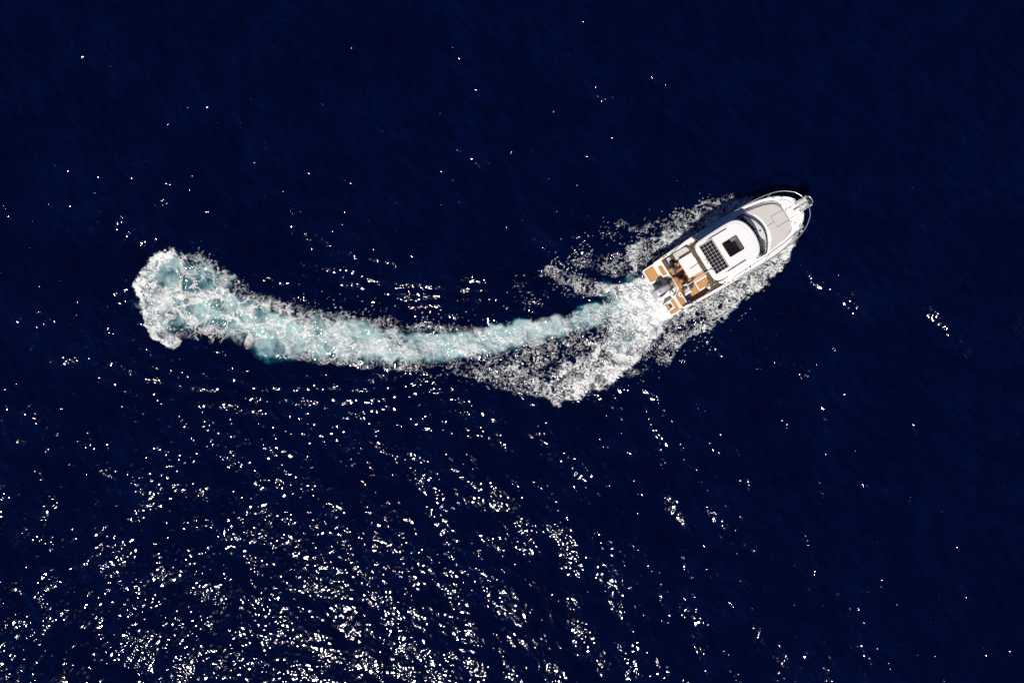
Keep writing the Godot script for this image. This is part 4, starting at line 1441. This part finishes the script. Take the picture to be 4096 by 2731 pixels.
func bones_mesh(st: SurfaceTool, bones: Array, cell: float, blend: float) -> void:
	var lo := Vector3.INF
	var hi := -Vector3.INF
	for b in bones:
		var r := maxf(b[3], b[7]) + blend + cell * 2.0
		for p in [Vector3(b[0], b[1], b[2]), Vector3(b[4], b[5], b[6])]:
			lo = lo.min(p - Vector3.ONE * r)
			hi = hi.max(p + Vector3.ONE * r)
	var nx := int((hi.x - lo.x) / cell) + 2
	var ny := int((hi.y - lo.y) / cell) + 2
	var nz := int((hi.z - lo.z) / cell) + 2
	var f := PackedFloat32Array()
	f.resize(nx * ny * nz)
	f.fill(1.0)
	for b in bones:
		var a := Vector3(b[0], b[1], b[2])
		var e := Vector3(b[4], b[5], b[6])
		var d := e - a
		var l2 := maxf(d.length_squared(), 1e-8)
		var r := maxf(b[3], b[7]) + blend + cell * 2.0
		var p0 := (a.min(e) - Vector3.ONE * r - lo) / cell
		var p1 := (a.max(e) + Vector3.ONE * r - lo) / cell
		for k in range(maxi(0, int(p0.z)), mini(nz, int(p1.z) + 1)):
			for j in range(maxi(0, int(p0.y)), mini(ny, int(p1.y) + 1)):
				for i in range(maxi(0, int(p0.x)), mini(nx, int(p1.x) + 1)):
					var p := lo + Vector3(i, j, k) * cell - a
					var t := clampf(p.dot(d) / l2, 0.0, 1.0)
					var v := (p - d * t).length() - lerpf(b[3], b[7], t)
					var at := (k * ny + j) * nx + i
					var h := maxf(blend - absf(f[at] - v), 0.0) / blend
					f[at] = minf(f[at], v) - h * h * blend * 0.25
	var id := {}
	var pos: Array[Vector3] = []
	var sy := nx
	var sz := nx * ny
	for k in nz - 1:
		for j in ny - 1:
			for i in nx - 1:
				var at := k * sz + j * sy + i
				var inside := 0
				for o in [0, 1, sy, sy + 1, sz, sz + 1, sz + sy, sz + sy + 1]:
					if f[at + o] < 0.0:
						inside += 1
				if inside == 0 or inside == 8:
					continue
				var sum := Vector3.ZERO
				var n := 0
				for e in [[0, 1, 0], [sy, sy + 1, 0], [sz, sz + 1, 0], [sz + sy, sz + sy + 1, 0], [0, sy, 1], [1, sy + 1, 1], [sz, sz + sy, 1], [sz + 1, sz + sy + 1, 1], [0, sz, 2], [1, sz + 1, 2], [sy, sz + sy, 2], [sy + 1, sz + sy + 1, 2]]:
					var u := f[at + e[0]]
					var v := f[at + e[1]]
					if (u < 0.0) != (v < 0.0):
						var c: int = e[0]
						var q := Vector3(1.0 if (c % sy) == 1 else 0.0, 1.0 if (c % sz) >= sy else 0.0, 1.0 if c >= sz else 0.0)
						q[e[2]] += u / (u - v)
						sum += q
						n += 1
				id[at] = pos.size()
				pos.append(lo + (Vector3(i, j, k) + sum / n) * cell)
	for at in id:
		for e in [[1, sy, sz], [sy, sz, 1], [sz, 1, sy]]:
			var u := f[at]
			var v := f[at + e[0]]
			if (u < 0.0) == (v < 0.0):
				continue
			var c0: int = at - e[1] - e[2]
			var c1: int = at - e[2]
			var c2: int = at
			var c3: int = at - e[1]
			if not (id.has(c0) and id.has(c1) and id.has(c3)):
				continue
			if u < 0.0:
				quad(st, pos[id[c0]], pos[id[c1]], pos[id[c2]], pos[id[c3]])
			else:
				quad(st, pos[id[c0]], pos[id[c3]], pos[id[c2]], pos[id[c1]])


func hand_bones(wrist: Vector3, along: Vector3, across: Vector3, down: Vector3, s: float) -> Array:
	# palm, four unequal curled fingers and a thumb from the side of the palm
	var out := []
	var palm := wrist + along * 0.085 * s
	out.append(bone(wrist, 0.025 * s, palm, 0.03 * s))
	for k in 4:
		var off := across * (-0.03 + 0.02 * k) * s
		var l: float = [0.062, 0.075, 0.07, 0.052][k] * s
		var p0 := palm + off - along * 0.012
		var p1 := p0 + along * l * 0.55 + down * l * 0.25
		var p2 := p1 + along * l * 0.2 + down * l * 0.5
		out.append(bone(p0, 0.0095 * s, p1, 0.009 * s))
		out.append(bone(p1, 0.009 * s, p2, 0.0075 * s))
	var t0 := wrist + along * 0.03 * s - across * 0.025 * s
	var t1 := t0 + along * 0.035 * s - across * 0.03 * s + down * 0.01
	var t2 := t1 + along * 0.032 * s - across * 0.004 * s + down * 0.012
	out.append(bone(t0, 0.013 * s, t1, 0.011 * s))
	out.append(bone(t1, 0.011 * s, t2, 0.0085 * s))
	return out


func bone(a: Vector3, ra: float, b: Vector3, rb: float) -> Array:
	return [a.x, a.y, a.z, ra, b.x, b.y, b.z, rb]


func head_bones(c: Vector3, face: Vector3, s: float) -> Array:
	var side := face.cross(Vector3.UP).normalized()
	var up := side.cross(face).normalized()
	var out := [bone(c + up * 0.02 - face * 0.012, 0.088 * s, c + up * 0.03 + face * 0.014, 0.08 * s), bone(c - up * 0.03 + face * 0.02, 0.068 * s, c - up * 0.075 + face * 0.045, 0.038 * s)]
	out.append(bone(c + up * 0.01 + face * 0.09, 0.011, c - up * 0.022 + face * 0.104, 0.014))
	out.append(bone(c - up * 0.052 + face * 0.083, 0.011, c - up * 0.052 + face * 0.083 + side * 0.012, 0.011))
	for e in [-1.0, 1.0]:
		out.append(bone(c + side * e * 0.085 * s + up * 0.015, 0.011, c + side * e * 0.087 * s - up * 0.02, 0.009))
	return out


func eyes(c: Vector3, face: Vector3, parent: Node) -> void:
	var side := face.cross(Vector3.UP).normalized()
	var up := side.cross(face).normalized()
	for e in [-1.0, 1.0]:
		var st := st_new(true)
		dome(st, c + side * e * 0.032 + up * 0.006 + face * 0.083, 0.011)
		put(st, "eye", "eye", parent)
	var m := st_new(true)
	tube(m, PackedVector3Array([c - side * 0.024 - up * 0.052 + face * 0.088, c - up * 0.054 + face * 0.096, c + side * 0.024 - up * 0.052 + face * 0.088]), 0.006, 6)
	put(m, "mouth", "lips", parent)


func shift(list: Array, by: Vector3) -> Array:
	var out := []
	for b in list:
		out.append([b[0] - by.x, b[1] - by.y, b[2] - by.z, b[3], b[4] - by.x, b[5] - by.y, b[6] - by.z, b[7]])
	return out


func make_people() -> void:
	# bare-chested person leaning back on the aft bench
	var base := Vector3(1.12, 0.865, 0.1)
	var p := Node3D.new()
	p.name = "person"
	add_child(p)
	p.transform = hold * Transform3D(Basis(), base)
	tag(p, "bare-chested person in black swim shorts leaning back on the aft bench near the outboard", "person", "people on the aft bench")
	var V := func(x: float, y: float, z: float) -> Vector3: return Vector3(x, y, z)
	var body := []
	body.append(bone(V.call(1.13, 0.985, 0.03), 0.115, V.call(1.13, 0.985, 0.17), 0.115))
	body.append(bone(V.call(1.10, 1.0, 0.1), 0.13, V.call(1.0, 1.16, 0.1), 0.125))
	body.append(bone(V.call(0.97, 1.2, 0.03), 0.115, V.call(0.90, 1.36, -0.02), 0.095))
	body.append(bone(V.call(0.97, 1.2, 0.17), 0.115, V.call(0.90, 1.36, 0.22), 0.095))
	body.append(bone(V.call(0.89, 1.385, -0.1), 0.075, V.call(0.89, 1.385, 0.31), 0.075))
	body.append(bone(V.call(0.89, 1.40, 0.1), 0.065, V.call(0.93, 1.51, 0.1), 0.055))
	# right arm, bent, hand by the seat edge; left arm down onto the thigh
	body.append(bone(V.call(0.86, 1.375, 0.32), 0.068, V.call(0.82, 1.13, 0.43), 0.045))
	body.append(bone(V.call(0.82, 1.13, 0.43), 0.045, V.call(1.05, 1.02, 0.485), 0.028))
	body.append(bone(V.call(0.86, 1.375, -0.12), 0.068, V.call(0.86, 1.12, -0.22), 0.045))
	body.append(bone(V.call(0.86, 1.12, -0.22), 0.045, V.call(1.08, 1.08, -0.1), 0.028))
	# legs: thighs forward, shins down to the sole
	body.append(bone(V.call(1.14, 0.98, 0.18), 0.095, V.call(1.47, 1.0, 0.24), 0.06))
	body.append(bone(V.call(1.47, 1.0, 0.24), 0.06, V.call(1.60, 0.75, 0.26), 0.055))
	body.append(bone(V.call(1.60, 0.75, 0.26), 0.055, V.call(1.65, 0.53, 0.27), 0.036))
	body.append(bone(V.call(1.63, 0.505, 0.27), 0.04, V.call(1.82, 0.49, 0.29), 0.026))
	body.append(bone(V.call(1.14, 0.98, 0.02), 0.095, V.call(1.45, 0.99, -0.06), 0.06))
	body.append(bone(V.call(1.45, 0.99, -0.06), 0.06, V.call(1.52, 0.75, -0.08), 0.055))
	body.append(bone(V.call(1.52, 0.75, -0.08), 0.055, V.call(1.53, 0.53, -0.08), 0.036))
	body.append(bone(V.call(1.51, 0.505, -0.08), 0.04, V.call(1.70, 0.49, -0.09), 0.026))
	var st := st_new(true)
	bones_mesh(st, shift(body, base), 0.013, 0.045)
	var face := Vector3(0.93, -0.3, 0.2).normalized()
	var head: Vector3 = V.call(0.955, 1.61, 0.1) - base
	bones_mesh(st, head_bones(head, face, 1.0), 0.0065, 0.03)
	bones_mesh(st, hand_bones(V.call(1.04, 1.02, 0.482) - base, Vector3(0.95, -0.28, 0.14).normalized(), Vector3(-0.1, 0.3, 0.95).normalized(), Vector3(-0.2, -0.95, 0.25).normalized(), 1.0), 0.005, 0.008)
	bones_mesh(st, hand_bones(V.call(1.07, 1.08, -0.105) - base, Vector3(0.93, -0.1, 0.35).normalized(), Vector3(0.35, 0.1, -0.93).normalized(), Vector3(0.1, -0.99, 0.0).normalized(), 1.0), 0.005, 0.008)
	put(st, "body", "tan_skin", p)
	eyes(head, face, p)
	var shorts := st_new(true)
	bones_mesh(shorts, shift([bone(V.call(1.13, 0.985, 0.03), 0.127, V.call(1.13, 0.985, 0.17), 0.127), bone(V.call(1.12, 1.0, 0.1), 0.14, V.call(1.075, 1.05, 0.1), 0.136), bone(V.call(1.14, 0.98, 0.18), 0.11, V.call(1.29, 0.985, 0.205), 0.1), bone(V.call(1.14, 0.98, 0.02), 0.11, V.call(1.29, 0.985, -0.02), 0.1)], base), 0.013, 0.04)
	put(shorts, "swim_shorts", "black_cloth", p)
	var watch := st_new(true)
	tube(watch, PackedVector3Array([V.call(1.0, 1.04, 0.473) - base, V.call(1.035, 1.024, 0.481) - base]), 0.034, 12)
	put(watch, "wristwatch", "black_rubber", p)
	# seated person with tied fair hair
	var base2 := Vector3(1.18, 0.865, -0.46)
	var w := Node3D.new()
	w.name = "person_001"
	add_child(w)
	w.transform = hold * Transform3D(Basis(), base2)
	tag(w, "person in a blue patterned swimsuit seated behind the white cockpit table", "person", "people on the aft bench")
	var b2 := []
	b2.append(bone(V.call(1.19, 0.98, -0.52), 0.108, V.call(1.19, 0.98, -0.40), 0.108))
	b2.append(bone(V.call(1.17, 0.99, -0.46), 0.115, V.call(1.05, 1.14, -0.47), 0.095))
	b2.append(bone(V.call(1.03, 1.16, -0.47), 0.095, V.call(0.95, 1.28, -0.49), 0.1))
	b2.append(bone(V.call(0.93, 1.315, -0.64), 0.058, V.call(0.92, 1.31, -0.35), 0.058))
	b2.append(bone(V.call(0.92, 1.32, -0.50), 0.05, V.call(0.88, 1.43, -0.52), 0.044))
	b2.append(bone(V.call(0.92, 1.31, -0.655), 0.05, V.call(1.0, 1.13, -0.76), 0.036))
	b2.append(bone(V.call(1.0, 1.13, -0.76), 0.036, V.call(1.22, 1.09, -0.68), 0.023))
	b2.append(bone(V.call(0.91, 1.30, -0.34), 0.05, V.call(1.03, 1.11, -0.27), 0.036))
	b2.append(bone(V.call(1.03, 1.11, -0.27), 0.036, V.call(1.22, 1.09, -0.37), 0.023))
	b2.append(bone(V.call(1.20, 0.97, -0.54), 0.088, V.call(1.50, 1.0, -0.62), 0.055))
	b2.append(bone(V.call(1.50, 1.0, -0.62), 0.055, V.call(1.55, 0.75, -0.62), 0.048))
	b2.append(bone(V.call(1.55, 0.75, -0.62), 0.048, V.call(1.55, 0.53, -0.62), 0.032))
	b2.append(bone(V.call(1.53, 0.505, -0.62), 0.036, V.call(1.70, 0.488, -0.63), 0.023))
	b2.append(bone(V.call(1.20, 0.97, -0.38), 0.088, V.call(1.50, 1.0, -0.36), 0.055))
	b2.append(bone(V.call(1.50, 1.0, -0.36), 0.055, V.call(1.55, 0.75, -0.36), 0.048))
	b2.append(bone(V.call(1.55, 0.75, -0.36), 0.048, V.call(1.55, 0.53, -0.36), 0.032))
	b2.append(bone(V.call(1.53, 0.505, -0.36), 0.036, V.call(1.70, 0.488, -0.37), 0.023))
	var st2 := st_new(true)
	bones_mesh(st2, shift(b2, base2), 0.013, 0.04)
	var face2 := Vector3(0.9, -0.35, 0.15).normalized()
	var head2: Vector3 = V.call(0.875, 1.54, -0.53) - base2
	bones_mesh(st2, head_bones(head2, face2, 0.95), 0.0065, 0.03)
	bones_mesh(st2, hand_bones(V.call(1.21, 1.09, -0.685) - base2, Vector3(0.93, -0.15, 0.3).normalized(), Vector3(0.3, 0.0, -0.93).normalized(), Vector3(0, -1, 0), 0.88), 0.005, 0.008)
	bones_mesh(st2, hand_bones(V.call(1.21, 1.09, -0.365) - base2, Vector3(0.93, -0.15, -0.3).normalized(), Vector3(0.3, 0.0, 0.93).normalized(), Vector3(0, -1, 0), 0.88), 0.005, 0.008)
	put(st2, "body", "light_tan_skin", w)
	eyes(head2, face2, w)
	var suit := st_new(true)
	bones_mesh(suit, shift([bone(V.call(1.19, 0.98, -0.52), 0.116, V.call(1.19, 0.98, -0.40), 0.116), bone(V.call(1.17, 0.99, -0.46), 0.124, V.call(1.05, 1.14, -0.47), 0.104), bone(V.call(1.04, 1.16, -0.53), 0.085, V.call(1.0, 1.24, -0.55), 0.085), bone(V.call(1.04, 1.16, -0.41), 0.085, V.call(1.0, 1.24, -0.41), 0.085)], base2), 0.013, 0.04)
	for z in [-0.58, -0.40]:
		tube(suit, curve([1.05 - base2.x, 1.29 - base2.y, z - base2.z, 0.96 - base2.x, 1.385 - base2.y, z - base2.z, 0.87 - base2.x, 1.35 - base2.y, z - base2.z]), 0.01, 6)
	put(suit, "swimsuit", "swim_print", w)
	var hair := st_new(true)
	bones_mesh(hair, [bone(head2 + Vector3(-0.03, 0.035, 0.0), 0.098, head2 + Vector3(-0.012, 0.05, 0.0), 0.09), bone(head2 + Vector3(-0.06, -0.02, 0), 0.085, head2 + Vector3(-0.05, 0.03, 0), 0.085), bone(head2 + Vector3(-0.1, 0.075, 0.0), 0.05, head2 + Vector3(-0.115, 0.09, 0.01), 0.046)], 0.007, 0.02)
	put(hair, "hair", "blond_hair", w)
